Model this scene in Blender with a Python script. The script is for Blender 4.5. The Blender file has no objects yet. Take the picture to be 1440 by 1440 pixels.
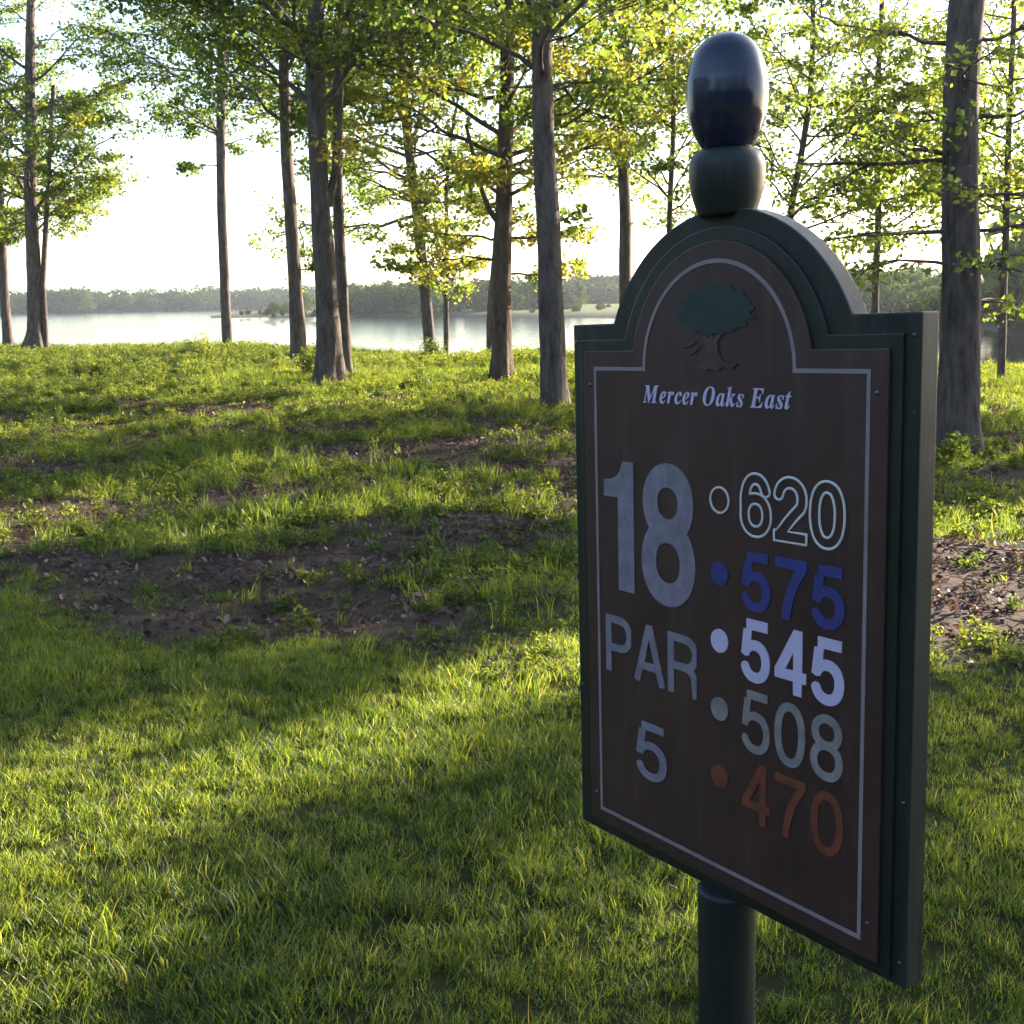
import bpy, bmesh, math, random
import numpy as np
from mathutils import Matrix, Vector

# ------------------------------------------------------------------ camera, sky, sun, exposure
scene = bpy.context.scene
COL = scene.collection
FPX, PITCH, ROLL, EYE = 1650.0, math.radians(10.3), math.radians(1.0), 1.5
SUN_AZ, SUN_EL = math.radians(50.0), math.radians(18.0)     # azimuth clockwise from +Y

cam_data = bpy.data.cameras.new('camera')
cam_data.sensor_width = 36.0
cam_data.lens = FPX / 1440.0 * 36.0
cam_data.clip_start, cam_data.clip_end = 0.05, 8000.0
camera = bpy.data.objects.new('camera', cam_data)
COL.objects.link(camera)
CAMROT = Matrix.Rotation(math.pi / 2 - PITCH, 4, 'X') @ Matrix.Rotation(-ROLL, 4, 'Z')
camera.matrix_world = Matrix.Translation((0, 0, EYE)) @ CAMROT
scene.camera = camera

world = bpy.data.worlds.new('World')
scene.world = world
world.use_nodes = True
wn = world.node_tree
sky = wn.nodes.new('ShaderNodeTexSky')
sky.sky_type = 'NISHITA'
sky.sun_disc = False
sky.sun_elevation = SUN_EL
sky.sun_rotation = SUN_AZ
sky.air_density, sky.dust_density, sky.ozone_density = 1.0, 1.2, 1.0
bg = wn.nodes['Background']
bg.inputs['Strength'].default_value = 0.085
wn.links.new(sky.outputs['Color'], bg.inputs['Color'])

sun_data = bpy.data.lights.new('sun', 'SUN')
sun_data.energy, sun_data.angle, sun_data.color = 5.0, math.radians(0.6), (1.0, 0.86, 0.66)
sun = bpy.data.objects.new('sun', sun_data)
COL.objects.link(sun)
SUN_DIR = Vector((math.sin(SUN_AZ) * math.cos(SUN_EL), math.cos(SUN_AZ) * math.cos(SUN_EL), math.sin(SUN_EL)))
sun.rotation_euler = SUN_DIR.to_track_quat('Z', 'Y').to_euler()
sun.location = (20, 30, 25)

scene.view_settings.view_transform = 'Standard'
scene.view_settings.look = 'None'
scene.view_settings.gamma = 1.0
scene.view_settings.use_curve_mapping = False
scene.view_settings.exposure = 2.5
scene.render.engine = 'CYCLES'
scene.cycles.use_denoising = True
scene.cycles.max_bounces = 4
scene.cycles.diffuse_bounces = 3
scene.cycles.glossy_bounces = 2
scene.cycles.transmission_bounces = 3
scene.cycles.use_adaptive_sampling = True
scene.cycles.adaptive_threshold = 0.03
scene.cycles.transparent_max_bounces = 8

# ------------------------------------------------------------------ helpers
rng = np.random.default_rng(18)

def pix_ray(px, py):
    v = CAMROT.to_3x3() @ Vector(((px - 720) / FPX, -(py - 720) / FPX, -1.0))
    return v

def ground_pt(px, py, z=0.0):
    v = pix_ray(px, py)
    t = (z - EYE) / v.z
    return Vector((v.x * t, v.y * t, z))

def depth_pt(px, py, Y):
    v = pix_ray(px, py)
    t = Y / v.y
    return Vector((v.x * t, Y, EYE + v.z * t))

def smooth(e0, e1, x):
    t = np.clip((x - e0) / (e1 - e0), 0, 1)
    return t * t * (3 - 2 * t)

def _hash(ix, iy, seed):
    h = (ix.astype(np.int64) * 374761393 + iy.astype(np.int64) * 668265263 + seed * 1442695041) & 0x7fffffff
    h = ((h ^ (h >> 13)) * 1274126177) & 0x7fffffff
    h = h ^ (h >> 16)
    return (h & 0xffff) / 65535.0

def vnoise(x, y, seed=0):
    x = np.asarray(x, float); y = np.asarray(y, float)
    ix, iy = np.floor(x), np.floor(y)
    fx, fy = x - ix, y - iy
    fx = fx * fx * (3 - 2 * fx); fy = fy * fy * (3 - 2 * fy)
    a = _hash(ix, iy, seed); b = _hash(ix + 1, iy, seed)
    c = _hash(ix, iy + 1, seed); d = _hash(ix + 1, iy + 1, seed)
    return (a * (1 - fx) + b * fx) * (1 - fy) + (c * (1 - fx) + d * fx) * fy - 0.5

def fbm(x, y, seed=0, octs=4):
    s = 0; a = 1.0
    for k in range(octs):
        s = s + a * vnoise(np.asarray(x) * 2 ** k + 17.3 * k, np.asarray(y) * 2 ** k - 9.1 * k, seed + k)
        a *= 0.5
    return s

LAKE_Z = -0.9
def shore_s(x, y):                       # metres inland of the near bank's edge
    return (31.5 - 0.85 * x + 1.2 * vnoise(x * 0.15, y * 0.02, 5) * 2 - y) * 0.76

def lawn_mask(x, y):                     # 1 on the thick turf by the sign, 0 on the rough ground
    edge = 5.0 - 0.42 * x + 1.1 * fbm(x * 0.7, y * 0.7, 31, 3)
    return smooth(0.5, -0.5, y - edge)

def ground_z(x, y):
    x = np.asarray(x, float); y = np.asarray(y, float)
    r = np.hypot(x, y)
    lm = lawn_mask(x, y)
    z = 0.05 * fbm(x * 0.9, y * 0.9, 3, 4) * (1 - 0.55 * lm)
    z = z + 0.035 * np.maximum(fbm(x * 2.6, y * 2.6, 13, 3), -0.25) * (1 - lm) * smooth(30, 18, r)
    z = z + 0.16 * fbm(x * 0.16, y * 0.16, 8, 3) * smooth(4, 14, r)
    s = shore_s(x, y)
    z = z - 1.7 * smooth(1.5, -5.0, s)
    return z

def gz(x, y):
    return float(ground_z(np.array([x]), np.array([y]))[0])

def grass_cover(x, y):                   # 0 bare soil .. 1 grass
    lm = lawn_mask(x, y)
    n = 0.32 * fbm(x * 0.4, y * 0.5, 41, 3) + 0.72 * fbm(x * 1.0, y * 1.7, 43, 4)
    n = n + 0.07 * smooth(4.5, 7, y) * smooth(17, 13, y)
    s = shore_s(x, y)
    rough = 0.04 + 0.96 * smooth(-0.2, 0.34, n)
    # the strip along the bank is overgrown
    rough = np.maximum(rough, smooth(11, 4, s) * smooth(-0.5, -0.1, n))
    return np.clip(np.maximum(lm * smooth(-0.95, -0.55, fbm(x * 1.3, y * 1.3, 77, 3)), rough), 0, 1)

def mesh_obj(name, verts, faces, mat, parent=None, smooth_shade=False):
    me = bpy.data.meshes.new(name)
    me.from_pydata([tuple(v) for v in verts], [], faces)
    me.update()
    if smooth_shade:
        me.shade_smooth()
    return link(name, me, mat, parent)

def link(name, me, mat, parent=None):
    if mat is not None:
        me.materials.clear(); me.materials.append(mat)
    o = bpy.data.objects.new(name, me)
    COL.objects.link(o)
    if parent is not None:
        o.parent = parent
    return o

def np_mesh(name, verts, tris):
    """numpy verts (n,3) + faces (m,k) -> mesh, fast"""
    me = bpy.data.meshes.new(name)
    n, m, k = len(verts), len(tris), tris.shape[1]
    me.vertices.add(n); me.vertices.foreach_set('co', np.ascontiguousarray(verts, np.float32).ravel())
    me.loops.add(m * k); me.loops.foreach_set('vertex_index', np.ascontiguousarray(tris, np.int32).ravel())
    me.polygons.add(m)
    me.polygons.foreach_set('loop_start', np.arange(0, m * k, k, dtype=np.int32))
    me.update(calc_edges=True)
    return me

def tag(o, label=None, cat=None, group=None, kind=None):
    if label: o['label'] = label
    if cat: o['category'] = cat
    if group: o['group'] = group
    if kind: o['kind'] = kind
    return o

def empty(name, loc, label, cat, group=None):
    o = bpy.data.objects.new(name, None)
    o.empty_display_size = 0.2
    o.location = loc
    COL.objects.link(o)
    return tag(o, label, cat, group)

def bm_obj(name, bm, mat, parent=None, smooth_shade=False):
    me = bpy.data.meshes.new(name)
    bm.normal_update()
    bm.to_mesh(me); bm.free()
    if smooth_shade:
        me.shade_smooth()
    return link(name, me, mat, parent)

# ------------------------------------------------------------------ materials
def new_mat(name):
    m = bpy.data.materials.new(name); m.use_nodes = True
    nt = m.node_tree
    for n in list(nt.nodes): nt.nodes.remove(n)
    out = nt.nodes.new('ShaderNodeOutputMaterial')
    return m, nt, out

def N(nt, kind, **kw):
    n = nt.nodes.new(kind)
    for k, v in kw.items():
        if k in n.inputs: n.inputs[k].default_value = v
        else: setattr(n, k, v)
    return n

def ramp(nt, stops):
    r = nt.nodes.new('ShaderNodeValToRGB')
    el = r.color_ramp.elements
    while len(el) < len(stops): el.new(0.5)
    for e, (p, c) in zip(el, stops):
        e.position = p; e.color = (*c, 1)
    return r

def leaf_mat(name, stops, trans=0.5, tcol=1.7, use_obj_random=False, gloss=0.04, warm=(1.25, 1.15, 0.55)):
    """thin leaf: diffuse + translucent, colour from a per-face 'tint' attribute"""
    m, nt, out = new_mat(name)
    L = nt.links.new
    at = N(nt, 'ShaderNodeAttribute', attribute_name='tint')
    fac = at.outputs['Fac']
    if use_obj_random:
        oi = N(nt, 'ShaderNodeObjectInfo')
        geo = N(nt, 'ShaderNodeNewGeometry')
        nz = N(nt, 'ShaderNodeTexNoise', Scale=0.8, Detail=6.0, Roughness=0.65)
        L(geo.outputs['Position'], nz.inputs['Vector'])
        a = N(nt, 'ShaderNodeMath', operation='MULTIPLY_ADD'); a.inputs[1].default_value = 0.35
        L(oi.outputs['Random'], a.inputs[0]); L(fac, a.inputs[2])
        b = N(nt, 'ShaderNodeMath', operation='MULTIPLY_ADD'); b.inputs[1].default_value = 1.5
        L(nz.outputs['Fac'], b.inputs[0]); L(a.outputs[0], b.inputs[2])
        c = N(nt, 'ShaderNodeMath', operation='SUBTRACT'); c.inputs[1].default_value = 0.92
        L(b.outputs[0], c.inputs[0]); fac = c.outputs[0]
    r = ramp(nt, stops)
    L(fac, r.inputs['Fac'])
    tc = N(nt, 'ShaderNodeMix', data_type='RGBA', blend_type='MULTIPLY')
    tc.inputs[0].default_value = 1.0
    tc.inputs[7].default_value = (*[tcol * w for w in warm], 1)
    L(r.outputs['Color'], tc.inputs[6])
    d = N(nt, 'ShaderNodeBsdfDiffuse'); t = N(nt, 'ShaderNodeBsdfTranslucent')
    L(r.outputs['Color'], d.inputs['Color']); L(tc.outputs[2], t.inputs['Color'])
    mx = N(nt, 'ShaderNodeMixShader'); mx.inputs[0].default_value = trans
    L(d.outputs[0], mx.inputs[1]); L(t.outputs[0], mx.inputs[2])
    g = N(nt, 'ShaderNodeBsdfGlossy', Roughness=0.45)
    g.inputs['Color'].default_value = (1, 1, 1, 1)
    m2 = N(nt, 'ShaderNodeMixShader'); m2.inputs[0].default_value = gloss
    L(mx.outputs[0], m2.inputs[1]); L(g.outputs[0], m2.inputs[2])
    L(m2.outputs[0], out.inputs['Surface'])
    return m

def paint_mat(name, col, rough=0.4, bump=0.15, bscale=60.0, coat=0.0, vary=0.25, vscale=6.0, spec=0.5, metal=0.0, weather=0.0):
    m, nt, out = new_mat(name)
    L = nt.links.new
    p = N(nt, 'ShaderNodeBsdfPrincipled', Roughness=rough, Metallic=metal)
    p.inputs['Coat Weight'].default_value = coat
    p.inputs['Coat Roughness'].default_value = 0.08
    p.inputs['Specular IOR Level'].default_value = spec
    tc = N(nt, 'ShaderNodeTexCoord')
    nz = N(nt, 'ShaderNodeTexNoise', Scale=vscale, Detail=6.0, Roughness=0.65)
    L(tc.outputs['Object'], nz.inputs['Vector'])
    r = ramp(nt, [(0.3, [c * (1 - vary) for c in col]), (0.7, [min(1, c * (1 + vary)) for c in col])])
    L(nz.outputs['Fac'], r.inputs['Fac'])
    if weather:
        mp = N(nt, 'ShaderNodeMapping'); mp.inputs['Scale'].default_value = (26, 26, 2.5)
        L(tc.outputs['Object'], mp.inputs['Vector'])
        ns = N(nt, 'ShaderNodeTexNoise', Scale=1.0, Detail=8.0, Roughness=0.72); L(mp.outputs[0], ns.inputs['Vector'])
        nd = N(nt, 'ShaderNodeTexNoise', Scale=210.0, Detail=2.0); L(tc.outputs['Object'], nd.inputs['Vector'])
        m1 = N(nt, 'ShaderNodeMapRange'); m1.inputs['From Min'].default_value = 0.52; m1.inputs['From Max'].default_value = 0.80; m1.inputs['To Max'].default_value = weather
        L(ns.outputs['Fac'], m1.inputs['Value'])
        m2 = N(nt, 'ShaderNodeMapRange'); m2.inputs['From Min'].default_value = 0.70; m2.inputs['From Max'].default_value = 0.76; m2.inputs['To Max'].default_value = weather * 1.5
        L(nd.outputs['Fac'], m2.inputs['Value'])
        ma = N(nt, 'ShaderNodeMath', operation='ADD', use_clamp=True); L(m1.outputs[0], ma.inputs[0]); L(m2.outputs[0], ma.inputs[1])
        mw = N(nt, 'ShaderNodeMix', data_type='RGBA'); mw.inputs[7].default_value = (0.16, 0.14, 0.12, 1)
        L(ma.outputs[0], mw.inputs[0]); L(r.outputs['Color'], mw.inputs[6]); L(mw.outputs[2], p.inputs['Base Color'])
    else:
        L(r.outputs['Color'], p.inputs['Base Color'])
    rr = N(nt, 'ShaderNodeMapRange'); rr.inputs['To Min'].default_value = max(0.02, rough - 0.1); rr.inputs['To Max'].default_value = rough + 0.15
    nz3 = N(nt, 'ShaderNodeTexNoise', Scale=vscale * 3, Detail=4.0)
    L(tc.outputs['Object'], nz3.inputs['Vector']); L(nz3.outputs['Fac'], rr.inputs['Value']); L(rr.outputs[0], p.inputs['Roughness'])
    if bump:
        nz2 = N(nt, 'ShaderNodeTexNoise', Scale=bscale, Detail=4.0)
        L(tc.outputs['Object'], nz2.inputs['Vector'])
        b = N(nt, 'ShaderNodeBump', Strength=bump, Distance=0.002)
        L(nz2.outputs['Fac'], b.inputs['Height']); L(b.outputs[0], p.inputs['Normal'])
    L(p.outputs[0], out.inputs['Surface'])
    return m

def bark_mat(name, c0, c1, moss=0.15):
    m, nt, out = new_mat(name)
    L = nt.links.new
    p = N(nt, 'ShaderNodeBsdfPrincipled', Roughness=0.9)
    p.inputs['Specular IOR Level'].default_value = 0.2
    tc = N(nt, 'ShaderNodeTexCoord')
    mp = N(nt, 'ShaderNodeMapping'); mp.inputs['Scale'].default_value = (13, 13, 3.6)
    L(tc.outputs['Object'], mp.inputs['Vector'])
    nz = N(nt, 'ShaderNodeTexNoise', Scale=1.0, Detail=7.0, Roughness=0.7)
    L(mp.outputs[0], nz.inputs['Vector'])
    r = ramp(nt, [(0.32, c0), (0.62, c1)])
    L(nz.outputs['Fac'], r.inputs['Fac'])
    nz2 = N(nt, 'ShaderNodeTexNoise', Scale=1.7, Detail=4.0)
    L(tc.outputs['Object'], nz2.inputs['Vector'])
    mr = N(nt, 'ShaderNodeMapRange'); mr.inputs['From Min'].default_value = 0.55; mr.inputs['From Max'].default_value = 0.75
    mr.inputs['To Max'].default_value = moss * 3
    L(nz2.outputs['Fac'], mr.inputs['Value'])
    mx = N(nt, 'ShaderNodeMix', data_type='RGBA'); mx.inputs[7].default_value = (0.07, 0.085, 0.04, 1)
    L(mr.outputs[0], mx.inputs[0]); L(r.outputs['Color'], mx.inputs[6]); L(mx.outputs[2], p.inputs['Base Color'])
    b = N(nt, 'ShaderNodeBump', Strength=1.0, Distance=0.05)
    L(nz.outputs['Fac'], b.inputs['Height']); L(b.outputs[0], p.inputs['Normal'])
    L(p.outputs[0], out.inputs['Surface'])
    return m

LEAF_STOPS = [(0.0, (0.028, 0.045, 0.012)), (0.35, (0.055, 0.085, 0.018)), (0.7, (0.095, 0.122, 0.026)), (1.0, (0.15, 0.135, 0.03))]
M_leaf = leaf_mat('leaf', LEAF_STOPS, 0.6, 2.8, gloss=0.02, warm=(1.2, 1.14, 0.62))
M_farleaf = leaf_mat('far_leaf', [(0.0, (0.016, 0.032, 0.018)), (0.5, (0.035, 0.062, 0.024)), (1.0, (0.085, 0.12, 0.035))], 0.3, 1.3, gloss=0.0)
M_grass = leaf_mat('grass_blade', [(0.0, (0.028, 0.05, 0.012)), (0.45, (0.072, 0.106, 0.018)), (0.85, (0.105, 0.14, 0.024)), (1.0, (0.18, 0.16, 0.06))], 0.62, 2.9, True, 0.022, (1.24, 1.16, 0.5))
M_weed = leaf_mat('weed_leaf', [(0.0, (0.035, 0.055, 0.012)), (0.6, (0.075, 0.105, 0.018)), (1.0, (0.14, 0.145, 0.03))], 0.55, 2.4, True, 0.025)
M_litter = leaf_mat('dead_leaf', [(0.0, (0.05, 0.03, 0.022)), (0.5, (0.13, 0.075, 0.05)), (1.0, (0.18, 0.115, 0.085))], 0.2, 1.0, True, 0.04, (1.1, 1, 0.9))
M_bark = bark_mat('bark', (0.040, 0.030, 0.028), (0.155, 0.118, 0.108))
M_bark2 = bark_mat('bark_warm', (0.036, 0.026, 0.02), (0.14, 0.10, 0.075), 0.25)
M_green = paint_mat('green_paint', (0.021, 0.025, 0.024), 0.42, 0.12, 70, 0.0, 0.35, 6.0, 0.35, weather=0.35)
M_nut = paint_mat('glossy_sky_tint_paint', (0.018, 0.020, 0.055), 0.18, 0.12, 26, 0.3, 0.3, 8.0, 0.45, weather=0.08)  # dark gloss paint, blue reflection of the sky mixed into its base colour
M_brown = paint_mat('brown_panel_paint', (0.060, 0.026, 0.026), 0.46, 0.14, 90, 0.0, 0.35, 4.0, weather=0.3)
M_mould = paint_mat('dark_moulding_paint', (0.013, 0.019, 0.016), 0.42, 0.1, 70, weather=0.18)
M_line = paint_mat('pale_line_paint', (0.30, 0.24, 0.265), 0.5, 0.1, 120, 0, 0.2, 18)
M_silver = paint_mat('silver_lettering', (0.26, 0.22, 0.29), 0.5, 0.2, 160, 0, 0.3, 40, weather=0.5)
M_white = paint_mat('white_lettering', (0.66, 0.56, 0.82), 0.5, 0.05, 100, 0, 0.06, 20)
M_outline = paint_mat('white_outline_paint', (0.75, 0.71, 0.72), 0.5, 0.1, 120, 0, 0.15, 18)
M_blue = paint_mat('blue_lettering', (0.045, 0.05, 0.23), 0.5, 0.05, 100, 0, 0.2, 30)
M_grey = paint_mat('grey_lettering', (0.29, 0.25, 0.26), 0.5, 0.15, 160, 0, 0.3, 40)
M_red = paint_mat('rust_red_lettering', (0.20, 0.05, 0.03), 0.55, 0.1, 120, 0, 0.35, 40)
M_emg = paint_mat('emblem_green', (0.013, 0.036, 0.036), 0.5, 0.1, 90, 0, 0.3, 30)
M_emb = paint_mat('emblem_trunk', (0.085, 0.044, 0.042), 0.5, 0.1, 90, 0, 0.3, 30)
M_screw = paint_mat('screw_metal', (0.16, 0.16, 0.17), 0.35, 0.0, 10, 0, 0.1, 10, 0.5, 0.9)

def soil_mat():
    m, nt, out = new_mat('soil')
    L = nt.links.new
    p = N(nt, 'ShaderNodeBsdfPrincipled', Roughness=0.95)
    p.inputs['Specular IOR Level'].default_value = 0.15
    geo = N(nt, 'ShaderNodeNewGeometry')
    n1 = N(nt, 'ShaderNodeTexNoise', Scale=9.0, Detail=8.0, Roughness=0.7)
    L(geo.outputs['Position'], n1.inputs['Vector'])
    r1 = ramp(nt, [(0.3, (0.065, 0.042, 0.038)), (0.55, (0.15, 0.10, 0.086)), (0.8, (0.25, 0.18, 0.155))])
    L(n1.outputs['Fac'], r1.inputs['Fac'])
    at = N(nt, 'ShaderNodeAttribute', attribute_name='cover')
    n2 = N(nt, 'ShaderNodeTexNoise', Scale=3.0, Detail=6.0, Roughness=0.7)
    L(geo.outputs['Position'], n2.inputs['Vector'])
    r2 = ramp(nt, [(0.3, (0.03, 0.042, 0.012)), (0.7, (0.075, 0.088, 0.022))])
    L(n2.outputs['Fac'], r2.inputs['Fac'])
    ad = N(nt, 'ShaderNodeMath', operation='MULTIPLY_ADD'); ad.inputs[1].default_value = 0.9; ad.inputs[2].default_value = -0.45
    L(n1.outputs['Fac'], ad.inputs[0])
    s = N(nt, 'ShaderNodeMath', operation='ADD', use_clamp=True)
    L(ad.outputs[0], s.inputs[0]); L(at.outputs['Fac'], s.inputs[1])
    mx = N(nt, 'ShaderNodeMix', data_type='RGBA')
    L(s.outputs[0], mx.inputs[0]); L(r1.outputs['Color'], mx.inputs[6]); L(r2.outputs['Color'], mx.inputs[7])
    L(mx.outputs[2], p.inputs['Base Color'])
    n3 = N(nt, 'ShaderNodeTexNoise', Scale=28.0, Detail=6.0, Roughness=0.75)
    L(geo.outputs['Position'], n3.inputs['Vector'])
    b = N(nt, 'ShaderNodeBump', Strength=1.0, Distance=0.09)
    L(n3.outputs['Fac'], b.inputs['Height']); L(b.outputs[0], p.inputs['Normal'])
    L(p.outputs[0], out.inputs['Surface'])
    return m
M_soil = soil_mat()

def water_mat():
    m, nt, out = new_mat('lake_water')
    L = nt.links.new
    p = N(nt, 'ShaderNodeBsdfPrincipled', Roughness=0.1)
    p.inputs['Base Color'].default_value = (0.02, 0.03, 0.03, 1)
    p.inputs['IOR'].default_value = 1.33
    geo = N(nt, 'ShaderNodeNewGeometry')
    mp = N(nt, 'ShaderNodeMapping'); mp.inputs['Scale'].default_value = (1.2, 0.5, 1)
    L(geo.outputs['Position'], mp.inputs['Vector'])
    nz = N(nt, 'ShaderNodeTexNoise', Scale=1.0, Detail=5.0, Roughness=0.6)
    L(mp.outputs[0], nz.inputs['Vector'])
    b = N(nt, 'ShaderNodeBump', Strength=0.3, Distance=0.1)
    L(nz.outputs['Fac'], b.inputs['Height']); L(b.outputs[0], p.inputs['Normal'])
    L(p.outputs[0], out.inputs['Surface'])
    return m
M_water = water_mat()

def land_mat():
    m, nt, out = new_mat('far_meadow')
    L = nt.links.new
    p = N(nt, 'ShaderNodeBsdfPrincipled', Roughness=0.95)
    p.inputs['Specular IOR Level'].default_value = 0.1
    geo = N(nt, 'ShaderNodeNewGeometry')
    sx = N(nt, 'ShaderNodeSeparateXYZ'); L(geo.outputs['Position'], sx.inputs[0])
    nz = N(nt, 'ShaderNodeTexNoise', Scale=0.08, Detail=6.0, Roughness=0.65)
    L(geo.outputs['Position'], nz.inputs['Vector'])
    r = ramp(nt, [(0.3, (0.06, 0.085, 0.025)), (0.7, (0.12, 0.135, 0.045))])
    L(nz.outputs['Fac'], r.inputs['Fac'])
    mr = N(nt, 'ShaderNodeMapRange'); mr.inputs['From Min'].default_value = -0.55; mr.inputs['From Max'].default_value = -0.2
    L(sx.outputs['Z'], mr.inputs['Value'])
    mx = N(nt, 'ShaderNodeMix', data_type='RGBA'); mx.inputs[6].default_value = (0.065, 0.06, 0.04, 1)
    L(mr.outputs[0], mx.inputs[0]); L(r.outputs['Color'], mx.inputs[7])
    L(mx.outputs[2], p.inputs['Base Color'])
    L(p.outputs[0], out.inputs['Surface'])
    return m
M_land = land_mat()

# ------------------------------------------------------------------ ground, lake, far shore
def axis(lo, hi, n, c, k):
    a, b = math.asinh((lo - c) / k), math.asinh((hi - c) / k)
    return c + k * np.sinh(np.linspace(a, b, n))
gx = axis(-260, 260, 420, 0.0, 3.0)
gy = axis(-120, 300, 540, 6.0, 4.0)
GX, GY = np.meshgrid(gx, gy)
GZ = ground_z(GX, GY)
gv = np.stack([GX.ravel(), GY.ravel(), GZ.ravel()], 1)
nx, ny = len(gx), len(gy)
ii = (np.arange(ny - 1)[:, None] * nx + np.arange(nx - 1)[None, :]).ravel()
gq = np.stack([ii, ii + 1, ii + nx + 1, ii + nx], 1)
gm = np_mesh('ground', gv, gq)
gm.shade_smooth()
ca = gm.attributes.new('cover', 'FLOAT', 'POINT')
ca.data.foreach_set('value', grass_cover(GX.ravel(), GY.ravel()).astype(np.float32))
ground = tag(link('ground', gm, M_soil), 'rough grassy ground with bare earth patches between the trees', None, None, 'structure')

lake = mesh_obj('lake', [(-4000, 10, LAKE_Z), (4000, 10, LAKE_Z), (4000, 5000, LAKE_Z), (-4000, 5000, LAKE_Z)], [(0, 1, 2, 3)], M_water)
tag(lake, 'pale bright lake behind the trees', None, None, 'structure')

def land_strip(name, pts, label):
    """pts: (pixel x, distance in metres, depth of the land behind the waterline)"""
    V, F = [], []
    rows = [(0.0, LAKE_Z - 0.4), (0.02, LAKE_Z + 0.25), (0.10, -0.35), (0.4, 0.05), (1.0, 0.3)]
    # densify
    P = []
    for a, b in zip(pts[:-1], pts[1:]):
        for k in range(8):
            t = k / 8
            P.append([a[i] * (1 - t) + b[i] * t for i in range(3)])
    P.append(list(pts[-1]))
    for j, (px, d, dep) in enumerate(P):
        v = pix_ray(px, 440); ux, uy = v.x / math.hypot(v.x, v.y), v.y / math.hypot(v.x, v.y)
        dd = d * (1 + 0.02 * float(vnoise(j * 0.7, 0.3, 12)))
        for t, z in rows:
            V.append((ux * (dd + t * dep), uy * (dd + t * dep), z if name != 'lake_spit' else LAKE_Z - 0.4 + (z - LAKE_Z + 0.4) * min(1, 0.45 + j / 40)))
    n = len(rows)
    for j in range(len(P) - 1):
        for k in range(n - 1):
            F.append((j * n + k, (j + 1) * n + k, (j + 1) * n + k + 1, j * n + k + 1))
    return tag(mesh_obj(name, V, F, M_land, None, True), label, None, None, 'structure')

land_strip('far_shore', [(-900, 560, 900), (-200, 480, 900), (100, 455, 900), (400, 470, 900), (700, 500, 900), (1100, 560, 900), (2200, 600, 900)], 'distant low shore across the lake')
SPIT = [(296, 212, 8), (330, 208, 40), (550, 190, 90), (700, 160, 130), (860, 135, 200), (1000, 108, 240), (1200, 84, 240), (1330, 72, 240), (1440, 64, 240), (1650, 56, 240), (2300, 48, 240)]
land_strip('lake_spit', SPIT, 'low green spit of land reaching into the lake')

# ------------------------------------------------------------------ foliage masses far away
def quad_cloud(centers, radii, n_each, size, r, tint, squash=0.8):
    """random leaf-clump quads on and in lumpy ellipsoids -> verts, tris, tint"""
    C, T = [], []
    S = []
    Nn = []
    for c, rad, n, sz, tn in zip(centers, radii, n_each, size, tint):
        d = r.normal(size=(n, 3)); d /= np.linalg.norm(d, axis=1)[:, None]
        rr = (0.55 + 0.45 * r.random(n)) ** 0.6
        lump = 1 + 0.28 * np.sin(d[:, 0] * 5 + c[0]) * np.sin(d[:, 1] * 4 + c[1]) + 0.22 * np.sin(d[:, 2] * 6 + c[0] * 2)
        p = d * rr[:, None] * lump[:, None] * np.array([rad[0], rad[0], rad[1]])
        C.append(p + np.array(c)); S.append(np.full(n, sz) * r.uniform(0.6, 1.3, n))
        T.append(np.clip(tn + r.normal(0, 0.16, n), 0, 1)); Nn.append(d)
    C = np.concatenate(C); S = np.concatenate(S); T = np.concatenate(T); Nn = np.concatenate(Nn)
    return leaf_quads(C, S, T, r, Nn)

def leaf_quads(C, S, T, r, normal=None, nrand=0.8, aspect=0.62, up=None):
    """folded diamond leaves (2 triangles each)"""
    n = len(C)
    nr = r.normal(size=(n, 3)) * nrand
    if normal is not None: nr = nr + normal
    if up is not None: nr = nr + np.array([0, 0, up])
    nr /= np.linalg.norm(nr, axis=1)[:, None]
    a = r.normal(size=(n, 3))
    a -= nr * (a * nr).sum(1)[:, None]; a /= np.linalg.norm(a, axis=1)[:, None]
    b = np.cross(nr, a)
    s = S[:, None]
    base = C - a * s * 0.5
    tip = C + a * s * 0.5 - nr * s * 0.08
    l = C + b * s * 0.5 * aspect + nr * s * 0.10 - a * s * 0.06
    rg = C - b * s * 0.5 * aspect + nr * s * 0.10 - a * s * 0.06
    V = np.stack([base, l, tip, rg], 1).reshape(-1, 3)
    k = np.arange(n)[:, None] * 4
    F = np.concatenate([k + np.array([[0, 2, 1]]), k + np.array([[0, 3, 2]])], 1).reshape(-1, 3)
    return V, F, np.repeat(T, 2)

def leaf_obj(name, V, F, T, mat, parent=None):
    me = np_mesh(name, V, F)
    at = me.attributes.new('tint', 'FLOAT', 'FACE')
    at.data.foreach_set('value', np.clip(T, 0, 1).astype(np.float32))
    return link(name, me, mat, parent)

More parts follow.
